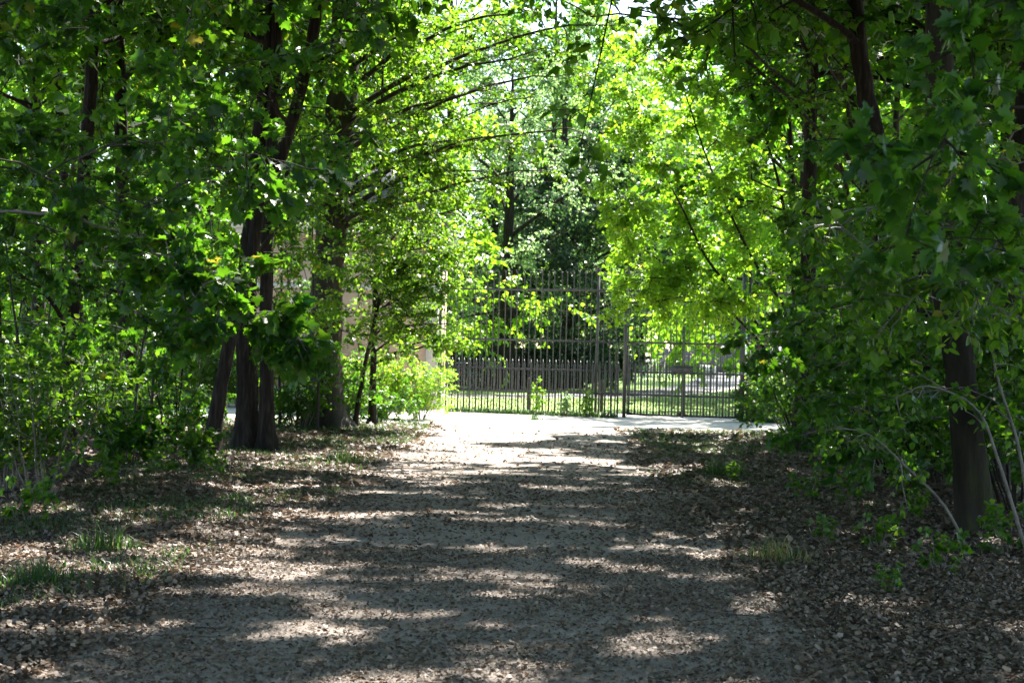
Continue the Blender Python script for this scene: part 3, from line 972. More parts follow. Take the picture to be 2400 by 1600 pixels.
# white van at the far right
def van(loc, rz, label):
    e = empty("parked_van", loc, rz)
    tag(e, label, "van")
    body = [(-2.4, .35), (2.3, .35), (2.4, .9), (2.25, 1.15), (1.55, 1.3), (1.05, 2.05), (.7, 2.2), (-2.3, 2.25), (-2.42, 2.1)]
    obj("body", extrude_outline("body", body, -.95, .95, G['white']), e)
    obj("windscreen", extrude_outline("windscreen", [(1.565, 1.32), (1.60, 1.32), (1.12, 2.02), (1.085, 2.02)], -.82, .82, G['glass']), e)
    for s__ in (-1, 1):
        y = s__ * .952
        obj("side_window", extrude_outline("side_window", [(.35, 1.3), (1.4, 1.3), (1.0, 1.95), (.35, 1.98)], min(y, y + s__ * .01), max(y, y + s__ * .01), G['glass']), e)
    for x in (-1.6, 1.5):
        for s__ in (-1, 1):
            th = np.linspace(0, 2 * np.pi, 21)[:-1]
            wh = obj("wheel", extrude_outline("wheel", [(x + .34 * math.cos(t), .34 + .34 * math.sin(t)) for t in th[::-1]], s__ * .98 - .11, s__ * .98 + .11, G['rubber']), e)
            obj("rim", extrude_outline("rim", [(x + .2 * math.cos(t), .34 + .2 * math.sin(t)) for t in th[::-1]], s__ * 1.10 - .012, s__ * 1.10 + .012, G['chrome']), wh)
    return e


vp_ = at(1818, 875, 112)
van((vp_[0], 112, 0), 0.12, "white van parked beyond the lawn near the right end of the gate")


# bicycles
def bicycle(loc, rz, frame_mat, label):
    e = empty("bicycle", loc, rz)
    tag(e, label, "bicycle", "bicycles parked beyond the fence")
    for x in (-.52, .52):
        th = np.linspace(0, 2 * np.pi, 25)
        ty = Tubes().batch(np.stack([x + .33 * np.cos(th), 0 * th, .34 + .33 * np.sin(th)], -1)[None], .017, .017, 6)
        whl = obj("wheel", ty.mesh("wheel", G['rubber']), e)
        rm = Tubes().batch(np.stack([x + .31 * np.cos(th), 0 * th, .34 + .31 * np.sin(th)], -1)[None], .01, .01, 5)
        sp = np.array([[(x, 0, .34), (x + .31 * math.cos(t), 0, .34 + .31 * math.sin(t))] for t in np.arange(12) * .5236])
        rm.batch(sp, .0025, .0025, 3)
        obj("rim", rm.mesh("rim", G['chrome']), whl)
    fr = Tubes()
    for a_, b_ in (((-.52, 0, .34), (-.1, 0, .30)), ((-.1, 0, .30), (-.22, 0, .82)), ((-.52, 0, .34), (-.2, 0, .74)), ((-.2, 0, .74), (.36, 0, .80)), ((-.1, 0, .30), (.38, 0, .70)), ((.34, 0, .88), (.42, 0, .62)), ((.42, 0, .62), (.52, 0, .34))):
        fr.batch(np.array([[a_, b_]]), .018, .016, 6)
    obj("frame", fr.mesh("frame", frame_mat), e)
    hb = Tubes().batch(np.array([[(.22, -.28, .98), (.34, -.18, 1.0), (.34, 0, .98), (.34, .18, 1.0), (.22, .28, .98)]]), .013, .013, 6)
    hb.batch(np.array([[(.34, 0, .86), (.34, 0, .99)]]), .014, .014, 6)
    obj("handlebar", hb.mesh("handlebar", G['chrome']), e)
    sd_ = obj("saddle", extrude_outline("saddle", [(-.36, .90), (-.10, .90), (-.06, .925), (-.12, .94), (-.3, .965), (-.37, .95)], -.06, .06, G['rubber']), e)
    pd = Tubes().batch(np.array([[(-.1, -.09, .30), (-.02, -.1, .16)]]), .01, .01, 5)
    pd.batch(np.array([[(-.1, .09, .30), (-.18, .1, .44)]]), .01, .01, 5)
    obj("crank", pd.mesh("crank", G['chrome']), e)
    return e


for (X, d, rz, m_, lab) in ((1062, 57.5, .35, 'red', "red bicycle against the dark board screen, leftmost behind the iron fence"),
                            (1082, 57.0, -.5, 'navy', "blue bicycle just right of the red one behind the iron fence"),
                            (1500, 86, .9, 'rubber', "black bicycle half hidden behind a trunk beyond the lawn"),
                            (1518, 85, .2, 'chrome', "silver bicycle standing nearest the lamp-lit gravel beyond the lawn"),
                            (1532, 88, -.4, 'white', "white bicycle at the right of the bicycles beyond the lawn")):
    p = at(X, 870, d)
    bicycle((p[0], d, 0), rz, G[m_], lab.replace("lamp-lit", "sunlit"))
# timber bollards behind the fence
for X, lab in ((1238, "short wooden post on the lawn behind the left fence run"), (1410, "short wooden post on the lawn beside the fence stay")):
    p = at(X, 940, 39.3)
    t_ = Tubes().batch(np.array([[(0, 0, -.1), (0, 0, .5), (0, 0, .82), (0, 0, .84)]]), 0, 0, 10, rad=np.array([[.05, .047, .045, .001]]))
    o = obj("wooden_post", t_.mesh("wooden_post", G['bark3']), loc=(p[0], 39.3, 0))
    tag(o, lab, "post", "wooden posts on the lawn")
#TREES
# ================================================================== TREES
def T(X, Y, d, *a):
    return (at(X, Y, d),) + a


def pix_tree(seed, pix, d, rtrunk, height, label, targets=(), **kw):
    """full_tree plus limbs that end at given points (X, Y, distance, nsub, sub, ntw, tw, nl)"""
    base = on_ground(*pix[0]) if d is None else at(pix[0][0], pix[0][1], d)
    low = []
    for tg in targets:
        q = at(*tg[:3])
        # trunk point a little lower than the target
        hz = math.hypot(q[0] - base[0], q[1] - base[1])
        z0 = max(1.2, q[2] - .25 * hz)
        dd = base[1]
        # trunk x at z0 by interpolation over pixels
        pts = [at(X, Y, dd) for X, Y in pix[1:]]
        pts = [np.array((base[0], base[1], 0.))] + pts
        zs = [p[2] for p in pts]
        xs = [p[0] for p in pts]
        o = np.array((np.interp(z0, zs, xs), dd, z0))
        low.append((z0, q - o) + tuple(tg[3:]))
    return full_tree(seed, pix, d, rtrunk, height, label, low=low, **kw)


CAN = dict(size=.19, leaf='far', canopy=(9, 8, 10))
WL = "woodland trees left of the path"
WR = "woodland trees right of the path"
pix_tree(101, [(150, 1035), (165, 800), (195, 450), (215, 150)], None, .11, 15, "dark straight trunk nearest the left edge, rising behind the pale leafy shrub", [(60, 420, 21, 5, .8, 6, .4, 8, .1), (330, 560, 21, 5, .8, 6, .4, 8, .1), (40, 640, 20, 5, .8, 6, .4, 8, .1)], group=WL, crown_z=(5.5, 15), reach=4.2, **CAN)
pix_tree(102, [(188, 975), (186, 800), (150, 400)], 30.2, .12, 15, "thin dark trunk beside the far sunlit track at far left", group=WL, crown_z=(3.5, 15), reach=4.5, **CAN)
pix_tree(103, [(490, 1065), (540, 792), (590, 600), (609, 476), (650, 390), (707, 204), (745, 20)], None, .095, 14, "slender trunk leaning right, foremost of the left cluster", [(820, 330, 20, 6, .7, 6, .35, 8, .09), (560, 200, 20, 6, .7, 6, .35, 8, .09)], group=WL, bark='bark', crown_z=(6, 14), reach=3.8, **CAN)
pix_tree(104, [(582, 1050), (578, 700), (598, 450), (643, 45)], None, .15, 18, "thicker upright trunk with flared foot just behind the leaning one", [(430, 330, 20, 6, .8, 6, .4, 8, .1), (800, 120, 21, 6, .8, 6, .4, 8, .1), (700, 500, 20, 4, .6, 6, .35, 8, .09)], group=WL, crown_z=(6, 18), reach=5, nlimb=18, **CAN)
pix_tree(105, [(627, 1053), (625, 780), (628, 500), (640, 300)], None, .10, 16, "straight slim trunk on the right of the left cluster of three", group=WL, crown_z=(6.5, 16), reach=4, **CAN)
pix_tree(106, [(765, 985), (765, 700), (785, 450), (805, 150)], 28.5, .30, 20, "broad old trunk with bark lit on its right side, left of the gatehouse wall",
         [(1010, 450, 27, 7, 1.0, 7, .45, 9, .085), (900, 250, 27, 7, 1.0, 7, .45, 9, .085), (1100, 220, 26.5, 8, 1.1, 7, .45, 9, .085), (1250, 120, 26, 8, 1.1, 7, .45, 9, .085), (960, 80, 27, 7, 1.0, 7, .45, 9, .085),
          (1330, 300, 26.5, 6, .9, 7, .4, 8, .085), (1120, 400, 27, 7, .9, 7, .4, 9, .085), (690, 480, 28, 5, .8, 6, .4, 8, .085), (650, 250, 28, 6, .9, 6, .4, 8, .085), (1400, 60, 26, 6, .9, 7, .45, 8, .085), (1180, 330, 26.5, 7, .9, 7, .4, 9, .085), (1220, 30, 26, 7, 1.0, 7, .45, 9, .085), (1300, 180, 26.2, 7, .9, 7, .4, 9, .085), (1060, 330, 26.5, 7, .9, 7, .45, 9, .085), (1260, 400, 26.8, 5, .7, 6, .35, 8, .08)],
         name='beech_tree', mat='beech', group=WL, crown_z=(7.5, 20), reach=6, nlimb=22, bark='bark3', size=.16, leaf='far', canopy=(7, 6, 8))
pix_tree(107, [(872, 960), (876, 830), (880, 700), (885, 560)], 30.0, .065, 9, "slim upright trunk in front of the pink wall",
         [(1050, 560, 29, 8, .8, 7, .4, 9, .075), (1080, 660, 28.5, 8, .7, 7, .35, 9, .075), (960, 640, 29, 7, .8, 7, .4, 9, .075), (800, 620, 29, 7, .8, 7, .4, 9, .075), (1060, 760, 28.5, 6, .5, 6, .3, 8, .07), (1110, 490, 28, 8, .7, 7, .35, 9, .075), (1012, 660, 28.4, 6, .4, 7, .25, 9, .075), (1008, 730, 28.4, 6, .35, 7, .22, 9, .07), (1000, 580, 28.4, 6, .5, 7, .25, 9, .075), (1045, 690, 28.4, 6, .5, 7, .3, 9, .075), (1085, 800, 28.4, 5, .35, 6, .22, 8, .085), (1120, 820, 28.4, 4, .3, 6, .2, 8, .09), (930, 700, 28.5, 6, .5, 6, .3, 8, .07), (880, 500, 28.5, 7, .7, 7, .35, 9, .075), (970, 600, 28, 7, .6, 7, .35, 9, .075), (860, 760, 28.6, 4, .4, 5, .25, 7, .07), (980, 520, 28, 7, .8, 7, .4, 9, .075), (1090, 590, 28.5, 7, .6, 7, .35, 9, .075)],
         name='beech_tree', mat='beech', group=WL, crown_z=(5, 9), reach=2.5, nlimb=9, size=.1, leaf='far', canopy=(5, 6, 8))
pix_tree(108, [(831, 965), (850, 880), (868, 800), (890, 700), (925, 610), (965, 530)], 29.0, .042, 7.5, "thin curved dark stem bending right before the pink wall",
         [(1040, 600, 28.5, 6, .6, 6, .3, 9, .075), (850, 520, 28.5, 6, .7, 6, .35, 9, .075), (1000, 760, 28.6, 5, .4, 6, .25, 7, .07), (930, 780, 28.6, 4, .4, 5, .25, 7, .07)],
         name='young_maple_tree', mat='beech', group=WL, crown_z=(5, 7.5), reach=1.8, nlimb=6, size=.09, leaf='far', canopy=(4, 5, 8))
# right hand trees
pix_tree(120, [(2295, 1252), (2248, 850), (2215, 600), (2200, 200)], None, .14, 15, "thick mossy trunk standing in leaf litter at the right edge", [(2000, 330, 12, 5, .5, 6, .3, 7, .08), (2380, 500, 12.5, 5, .5, 6, .3, 7, .08)], group=WR, bark='bark2', crown_z=(5.5, 15), reach=4.2, **CAN)
pix_tree(121, [(2215, 1120), (2185, 850), (2145, 620), (2090, 450), (2045, 280), (2015, 120)], None, .13, 15, "dark trunk leaning left behind the mossy right trunk", [(1880, 500, 17, 6, .6, 6, .35, 8, .085), (2280, 300, 17, 6, .6, 6, .35, 8, .085)], group=WR, crown_z=(5.5, 15), reach=4.5, **CAN)
pix_tree(122, [(2120, 1050), (2085, 700), (2035, 420), (2005, 290), (1985, 170), (1968, 20)], None, .12, 16, "left leaning trunk seen highest against the bright leaves at upper right", [(1800, 200, 21, 6, .8, 7, .4, 8, .09), (1650, 60, 21, 6, .8, 7, .4, 8, .09), (1880, 60, 21, 6, .8, 7, .4, 8, .09), (1760, 420, 21, 5, .6, 6, .35, 8, .09), (1480, 20, 21, 5, .7, 6, .4, 8, .09)], group=WR, crown_z=(6, 16), reach=5, **CAN)
pix_tree(123, [(1925, 1015), (1905, 800), (1893, 640), (1862, 480), (1850, 300)], None, .065, 11, "slender dark trunk behind the low maple foliage right of the gate", [(1960, 450, 25, 6, .7, 6, .35, 8, .09)], group=WR, crown_z=(4.5, 11), reach=2.6, nlimb=10, **CAN)
pix_tree(124, [(2095, 1010), (2098, 800), (2092, 560), (2100, 300)], None, .085, 13, "thin upright trunk between the two leaning right trunks", [(2020, 600, 26, 6, .7, 6, .35, 8, .09)], group=WR, crown_z=(4.5, 13), reach=3.4, nlimb=12, **CAN)
pix_tree(125, [(2380, 1060), (2370, 800), (2360, 400)], None, .12, 15, "upright trunk at the far right, farther back than the mossy one", [(2250, 450, 20, 6, .7, 6, .35, 8, .09)], group=WR, crown_z=(4.5, 15), reach=4.2, nlimb=16, **CAN)

# hazel arching over the gate: bright backlit crown
HZ = []
hr = np.random.default_rng(77)
for (X, Y) in [(1450, 560), (1450, 680), (1490, 730), (1540, 640), (1560, 730), (1630, 690), (1660, 720), (1500, 480), (1420, 420), (1560, 400), (1620, 300), (1500, 300), (1430, 200), (1560, 180), (1680, 200), (1700, 420), (1620, 540),
               (1740, 560), (1750, 330), (1790, 460), (1800, 640), (1480, 600), (1435, 640), (1600, 620), (1700, 640), (1420, 500), (1530, 90), (1440, 720), (1740, 700), (1590, 460), (1400, 320), (1650, 80)]:
    HZ.append(T(X + hr.uniform(-15, 15), Y + hr.uniform(-15, 15), hr.uniform(28.0, 31.5), 6, .55, 7, .3, 8, .12))
q = on_ground(1862, 985); q = at(1862, 985, 30.5); q[2] = 0
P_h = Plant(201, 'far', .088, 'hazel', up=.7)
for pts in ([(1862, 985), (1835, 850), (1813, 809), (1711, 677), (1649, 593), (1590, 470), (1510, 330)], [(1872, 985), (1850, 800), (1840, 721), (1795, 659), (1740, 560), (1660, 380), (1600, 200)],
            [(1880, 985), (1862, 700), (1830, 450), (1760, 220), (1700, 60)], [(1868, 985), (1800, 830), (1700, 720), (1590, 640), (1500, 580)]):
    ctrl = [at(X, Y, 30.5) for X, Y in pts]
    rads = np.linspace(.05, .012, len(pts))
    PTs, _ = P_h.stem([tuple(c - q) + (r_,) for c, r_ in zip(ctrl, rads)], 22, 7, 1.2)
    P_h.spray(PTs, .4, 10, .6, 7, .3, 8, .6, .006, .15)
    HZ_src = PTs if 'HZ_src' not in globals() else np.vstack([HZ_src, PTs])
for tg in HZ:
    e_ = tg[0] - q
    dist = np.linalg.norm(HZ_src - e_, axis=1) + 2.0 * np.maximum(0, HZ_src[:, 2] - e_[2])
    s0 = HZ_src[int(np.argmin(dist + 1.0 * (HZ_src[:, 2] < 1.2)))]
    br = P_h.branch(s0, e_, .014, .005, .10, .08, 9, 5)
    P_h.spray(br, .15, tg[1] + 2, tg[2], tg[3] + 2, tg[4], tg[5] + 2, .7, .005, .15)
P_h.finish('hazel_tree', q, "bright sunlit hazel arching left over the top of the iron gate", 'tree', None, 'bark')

# ---- near maples whose limbs hang into the view from the left
LM = []
nr_ = np.random.default_rng(31)
for X in range(-60, 800, 120):
    for Y in range(-20, 560, 110):
        if (X > 560 and Y > 420) or nr_.random() < .25:
            continue
        LM.append(T(X + nr_.uniform(-50, 50), Y + nr_.uniform(-40, 40), nr_.uniform(9, 14), 4, .34, 5, .20, 5, .05))
nrm = len(LM)
overhang(301, (-5.4, 9.8, 0), 9, .11, LM, "large leaved maple hanging over the upper left from beyond the frame", 'maple_tree', 'maple', .082, 'maple', canopy=(14, 4.0, 4.5, 9, 6, 6, 8, .15), up=.75, jit=.75, limb_mat='bark3')
LM2 = [T(*a, 4, .24, 5, .16, 6, .16) for a in ((430, 560, 10.2), (500, 640, 10), (560, 720, 10), (640, 740, 10), (690, 800, 10), (450, 760, 9.9), (430, 690, 10), (600, 660, 10.3), (340, 560, 10.5), (720, 830, 10), (380, 620, 10.4))]
overhang(302, (-4.5, 11.2, 0), 5.5, .05, LM2, "young maple with bright drooping leaf sprays before the left trunks", 'maple_sapling', 'maple', .085, 'maple', up=.65, jit=.7, limb_mat='twig', canopy=(6, 1.6, 3.5, 5.5, 4, 5, 7, .11))
# ---- near right
RM = []
for X in range(1840, 2480, 130):
    for Y in range(-20, 620, 120):
        if (X < 1950 and (Y < 60 or Y > 480)) or nr_.random() < .3 or X < 2060:
            continue
        RM.append(T(X + nr_.uniform(-55, 55), Y + nr_.uniform(-45, 45), nr_.uniform(5.6, 8.5), 3, .28, 4, .18, 5, .06))
overhang(303, (3.4, 7.6, 0), 8, .10, RM, "large leaved maple darkening the upper right corner, nearest the camera", 'maple_tree', 'maple', .085, 'maple', canopy=(14, 3.5, 4.2, 8, 6, 6, 8, .15), up=.8, jit=.75, limb_mat='bark2')
RM2 = [T(X + nr_.uniform(-40, 40), Y + nr_.uniform(-30, 30), nr_.uniform(8.5, 12.5), 4, .30, 4, .18, 6, .05) for X in range(1900, 2440, 110) for Y in range(300, 760, 90) if not (X < 2130 and Y < 470)]
overhang(304, (4.6, 10.6, 0), 5, .05, RM2, "small round leaved hazel tree behind the near right maple", 'hazel_tree', 'oval', .075, 'beech', up=.7, limb_mat='twig')
RM3 = [T(X + nr_.uniform(-30, 30), Y + nr_.uniform(-25, 25), nr_.uniform(13, 17), 4, .38, 5, .22, 6, .08) for X in range(1790, 2440, 105) for Y in range(690, 1110, 78) if not (X < 1880 and (Y > 900 or Y < 760)) and not (Y > 1010 and X < 1930)]
overhang(305, (5.4, 15.5, 0), 4.2, .05, RM3, "low spreading maple filling the right side beside the gate", 'maple_sapling', 'maple', .082, 'maple', up=.7, limb_mat='twig')
RM4 = [T(X + nr_.uniform(-30, 30), Y + nr_.uniform(-25, 25), nr_.uniform(18, 24), 5, .45, 5, .25, 7, .06) for X in range(1830, 2440, 85) for Y in range(480, 1060, 75) if not (X < 1900 and Y > 840) and not (Y > 1000 and X < 1900)]
overhang(306, (8.2, 21.5, 0), 6, .06, RM4, "dense understorey maple behind the low right sprays", 'maple_sapling', 'maple', .08, 'maple', up=.7, limb_mat='twig')
# bare looking arched stems at the lower right
ps = Plant(310, 'oval', .07, 'beech')
q = on_ground(2405, 1290)
for pts, r0 in (([(2405, 1290, 12.6), (2340, 1080, 12.6), (2290, 960, 12.6), (2180, 905, 12.4), (2100, 930, 12.2)], .016), ([(2420, 1300, 12.6), (2390, 1060, 12.8), (2330, 850, 13), (2300, 600, 13)], .018),
                ([(2270, 1290, 12.4), (2210, 1180, 12.4), (2120, 1090, 12.4), (2040, 1020, 12.3), (1960, 1000, 12.2)], .013), ([(2450, 1260, 13), (2440, 1000, 13), (2400, 700, 13)], .02)):
    c_ = [at(*p) - q for p in pts]
    PTs, _ = ps.stem([tuple(c) + (r_,) for c, r_ in zip(c_, np.linspace(r0, .005, len(pts)))], 18, 6, 1.1)
    ps.spray(PTs, .35, 8, .35, 3, .2, 4, .6, .0035, .15)
ps.finish('arching_shrub', q, "mossy arching stems in pale bark standing for highlights, at the foot of the right trunk", 'shrub', None, 'twig', 'twig', trunkname='stems', crown='foliage', limbname='twigs')  # pale twig bark carries the highlights on these stems

# ---- left understorey between 13 and 30 m
for sd_, bs, tg, sz, lab, hh in (
        (320, (-7.5, 15.5, 0), [(X, Y, (14.5, 18.5)) for X in range(-40, 560, 95) for Y in range(430, 860, 85)], .08, "understorey maple filling the left edge below the big leaves", 5),
        (321, (-8.5, 22, 0), [(X, Y, (20, 25)) for X in range(0, 760, 80) for Y in range(330, 960, 80)], .08, "understorey maple in the gloom behind the leaning trunk", 6),
        (322, (-4.6, 26, 0), [(X, Y, (24, 27.5)) for X in range(560, 960, 70) for Y in range(300, 900, 75)], .09, "leafy understorey beech around the broad old trunk", 7)):
    tgs = [T(X + nr_.uniform(-35, 35), Y + nr_.uniform(-30, 30), nr_.uniform(*dd), 4, .026 * np.mean(dd), 5, .014 * np.mean(dd), 6, .06) for X, Y, dd in tg if nr_.random() < .55 and not (Y > 420 and (110 < X < 215 or 470 < X < 650))] + [T(X, Y, nr_.uniform(24, 27.5), 5, .6, 6, .35, 7, .06) for X, Y in (((700, 600), (690, 690), (720, 760), (850, 640), (880, 560), (920, 480), (660, 520)) if sd_ == 322 else ())]
    overhang(sd_, bs, hh, .05, tgs, lab, 'understorey_tree', 'maple' if sd_ != 322 else 'far', sz, 'maple' if sd_ < 322 else 'beech', up=.7, limb_mat='bark3')

# ---- canopy above the path and out of the sight lines: the roof that shades the ground
proto = [full_tree(400 + i, [(1200, 1000)], None, .16, h_, lab, base=b_, crown_z=(6.0, h_), reach=5.0, nlimb=26, size=.19, leaf='far', canopy=(11, 10, 12) if x < -6 and y > 12 else (9, 9, 11), group=gp, mat='maple')
         for i, (b_, h_, lab, gp) in enumerate((((-6.8, 27.5), 16, "upright woodland trunk between the broad old trunk and the left cluster", WL), ((7.6, 27.0), 15, "woodland trunk behind the dense right understorey", WR)))]
spots = [(-7.6, 22.4, 1.05, .4, "unseen tree added for shade outside the left edge, level with the left cluster"), (7.5, 19.6, 1.05, .4, "unseen tree added for shade outside the right edge beyond the mossy one"), (-7.3, 18.0, 1.05, .4, "unseen maple added for shade beyond the left edge, level with the leaning trunk"), (6.9, 14.6, 1.05, 2.2, "unseen maple added for shade beyond the right edge near the mossy one"), (-6.6, 13.8, 1.0, 1, "maple trunk beyond the left edge shading the path"), (5.6, 18.0, .95, 2, "maple trunk in the right undergrowth behind the low sprays"), (4.9, 25.5, .92, 3, "trunk nearest the gate on the right verge"),  # leading entries: unseen trees added to deepen the shade
         (-10.5, 19, 1.05, 4, "trunk deep in the left wood, beyond the left edge"), (-12, 27, 1.0, 5, "leftmost trunk in the gloom beside the sunlit track"), (11, 22, 1.05, 1.3, "trunk deep in the right wood"), (9.5, 14, 1.0, 2.6, "trunk far right, outside the low sprays"),
         (-4.4, 5.5, 1.0, 3.2, "maple left of the camera"), (4.9, 3.5, 1.0, 4.4, "maple right of the camera"), (12.5, 30, 1.0, 5.2, "rightmost trunk near the track"), (-9.3, 30.4, .9, .7, "trunk at the track edge in front of the gatehouse's left end"), (14, 9, 1., 0.2, "tree outside right frame"), (-1.8, -4.5, 1., 0.9, "unseen tree added behind the camera on the left to block skylight"), (3.4, -7, 1., 1.9, "unseen tree added behind the camera on the right to block skylight"), (-5.5, -9, 1.1, 1, "unseen tree added behind the camera, second on the left, to block skylight"), (8, -2, 1.1, 2, "unseen tree added right of the camera, farther out, to block skylight"), (-8.2, 9.5, 1.1, 2, "tree left of the near maple"), (7.4, 8, 1.0, 2, "tree right of the near maple"), (-9, -2, 1.1, 2.9, "unseen tree added left of the camera, farther out, to block skylight")]  # trees behind the camera are unseen, added to block skylight
for i, (x, y, sc_, rz, lab) in enumerate(spots):
    full_tree(420 + i, [(1200, 1000)], None, .16 * sc_, 15.5 * sc_, lab, base=(x, y), crown_z=(6.0, 15.5 * sc_), reach=(6.8 if 12 < y < 23 and abs(x) > 6 else 5.0) * sc_, nlimb=30 if 12 < y < 19 else 26, size=.19, leaf='far', canopy=(11, 10, 12) if x < -6 and y > 12 else (9, 9, 11), group=WL if x < 0 else WR, mat='maple', bias=((-.55 if x > 0 else .55) if abs(x) > 6 and 9 < y < 23 else 0, 0))

# ---- saplings with thin stems in the dark wood
sp0 = Plant(500, 'maple', .09, 'maple')
PTs, _ = sp0.stem([(0, 0, -.05, .022), (.08, 0, 1.2, .019), (.25, .05, 2.4, .014), (.5, 0, 4.2, .006)], 16, 6, 1.2)
sp0.spray(PTs, .3, 12, .6, 4, .3, 5, .5, .004, .2)
sap = sp0.finish('sapling', (-5.2, 21, 0), "thin sapling just left of the leaning trunk", 'sapling', "thin saplings in the wood", 'bark3')
sapspots = [(265, 1010), (300, 985), (395, 1000), (415, 965), (350, 1050), (60, 1080), (100, 1010), (455, 985), (700, 1000), (655, 1010), (690, 965), (745, 1015), (1980, 1020), (2060, 1010), (2330, 1100), (2365, 1180), (2150, 1060), (20, 1010), (530, 990), (240, 965)]
desc = ["between the leftmost trunk and the leaning trunk, standing forward", "just left of the gap showing the pale pier", "directly below the pale pier", "beside the sunlit track left of the leaning trunk", "leaning, nearest in the left wood", "close to the left edge behind the pale shrub",
        "between the left edge and the leftmost dark trunk", "touching the leaning trunk's left side", "leaning between the left cluster and the broad old trunk", "just right of the straight slim trunk", "thin and far, before the pink wall's left end", "at the foot of the broad old trunk",
        "right of the gate behind the low sprays", "under the upright right trunk", "right of the mossy trunk, farther back", "beside the arching mossy stems", "between the two leaning right trunks", "at the extreme left edge", "in the gap between leaning trunk and sunlit track", "right of the leftmost trunk at the track"]
for i, ((X, Y), ds) in enumerate(zip(sapspots, desc)):
    g_ = on_ground(X, Y)
    copy_tree(sap, (g_[0], g_[1], 0), i * 1.9, nr_.uniform(.8, 1.3), "thin sapling " + ds, "thin saplings in the wood")

# ---- shrubs
shrub(600, on_ground(95, 1165), 1.75, .75, 11, "pale glinting shrub with sunlit leaves at the lower left edge", size=.075, mat='beech', nsub=6, ntw=5, nl=6)
shrub(601, on_ground(15, 1150), 1.5, .6, 8, "leafy shrub cut off by the left edge beside the glinting one", size=.075, mat='beech')
shrub(602, on_ground(300, 1100), .75, .7, 9, "low shrub of drooping green leaves right of the glinting shrub", size=.08, mat='maple', leaf='oval')
shrub(603, on_ground(450, 1105), .5, .45, 7, "small bright seedling clump beneath the leaning trunk", size=.08, mat='beech', leaf='oval', nsub=4, ntw=4)
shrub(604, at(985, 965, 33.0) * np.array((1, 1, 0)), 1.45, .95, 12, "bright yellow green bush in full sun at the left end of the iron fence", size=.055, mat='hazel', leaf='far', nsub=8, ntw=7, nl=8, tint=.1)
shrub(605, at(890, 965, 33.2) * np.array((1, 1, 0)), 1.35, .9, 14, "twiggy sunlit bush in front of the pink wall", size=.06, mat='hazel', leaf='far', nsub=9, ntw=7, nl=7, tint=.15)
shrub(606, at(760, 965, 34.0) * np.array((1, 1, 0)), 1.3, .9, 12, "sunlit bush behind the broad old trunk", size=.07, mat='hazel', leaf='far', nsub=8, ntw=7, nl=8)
for i, (X, d_, h_, lab) in enumerate(((470, 37, 1.7, "bush across the sunlit track behind the leaning trunk"), (330, 37, 1.5, "bush across the sunlit track below the pier"), (210, 37, 1.8, "bush across the sunlit track by the leftmost trunk"), (80, 37, 1.6, "bush across the sunlit track at the far left"), (560, 36.8, 1.3, "bush at the gatehouse's left corner"))):
    shrub(610 + i, at(X, 960, d_) * np.array((1, 1, 0)), h_, 1.0, 12, lab, size=.085, mat='beech', leaf='far', nsub=8, ntw=7, nl=8, group="bushes across the sunlit track")
low = [(620, (700, 1010), 1.0, "low dark bush left of the grassy verge"), (621, (800, 1000), 1.1, "low dark bush under the broad old trunk"), (622, (890, 990), .8, "low bush at the inner corner of the left verge"), (623, (330, 1000), 1.0, "low bush in the gloom behind the small seedlings"), (624, (200, 1010), 1.1, "low bush at the foot of the leftmost trunk"),
       (625, (450, 1010), .8, "low bush left of the leaning trunk's foot"), (626, (1850, 1010), 1.2, "low bush at the right end of the visible fence"), (627, (1960, 1040), 1.1, "low bush under the low right sprays"), (628, (2080, 1070), 1.1, "low bush before the leaning right trunks"), (629, (2180, 1110), 1.0, "low bush left of the mossy trunk"),
       (630, (2370, 1150), 1.2, "low bush right of the mossy trunk"), (631, (1770, 990), .9, "small bush standing out on the right verge by the gate"), (632, (2260, 1040), 1.3, "bush behind the mossy trunk")]
for sd_, pq, h_, lab in low:
    shrub(sd_, on_ground(*pq), h_, .9, 10, lab, size=.06, mat='maple', leaf='oval', nsub=7, ntw=6, nl=7, group="low bushes under the trees", name='undergrowth_bush')
for i, (X, Y, h_, w_, lab) in enumerate(((1880, 1040, 2.0, 1.0, "many stemmed thicket at the verge corner right of the gate"), (1985, 1075, 2.2, 1.0, "many stemmed thicket below the low maple sprays"), (2095, 1110, 2.0, .9, "thicket of thin leaning stems left of the mossy trunk"),
                                           (2190, 1160, 1.5, .7, "thin leafy stems touching the mossy trunk"), (2375, 1210, 2.2, .8, "tall thicket at the right edge beside the mossy trunk"), (2290, 1120, 2.4, 1.0, "thicket standing behind the mossy trunk"),
                                           (2440, 1150, 2.4, .9, "thicket cut by the right edge of the view"))):
    g_ = on_ground(X, Y)
    shrub(670 + i, g_, h_, w_, 13, lab, name='thicket_shrub', size=.075, mat='maple', leaf='maple', nsub=6, ntw=4, nl=5, bark='bark2', lean=(-.35, -.1), r=.011, flat=.5, group="thicket shrubs on the right")
for i, (X, Y, h_, w_, lab) in enumerate(((250, 1020, 2.2, .9, "stemmy shrub in the left wood behind the seedlings"), (395, 1030, 2.0, .8, "stemmy shrub between the leftmost and leaning trunks"), (700, 1010, 1.7, .8, "stemmy shrub right of the left trunk cluster"), (820, 995, 1.5, .8, "stemmy shrub under the broad old trunk's right side"))):
    shrub(680 + i, on_ground(X, Y), h_, w_, 9, lab, name='thicket_shrub', size=.07, mat='maple', leaf='maple', nsub=5, ntw=4, nl=5, bark='bark', r=.012, flat=.5, group="thicket shrubs in the left wood")
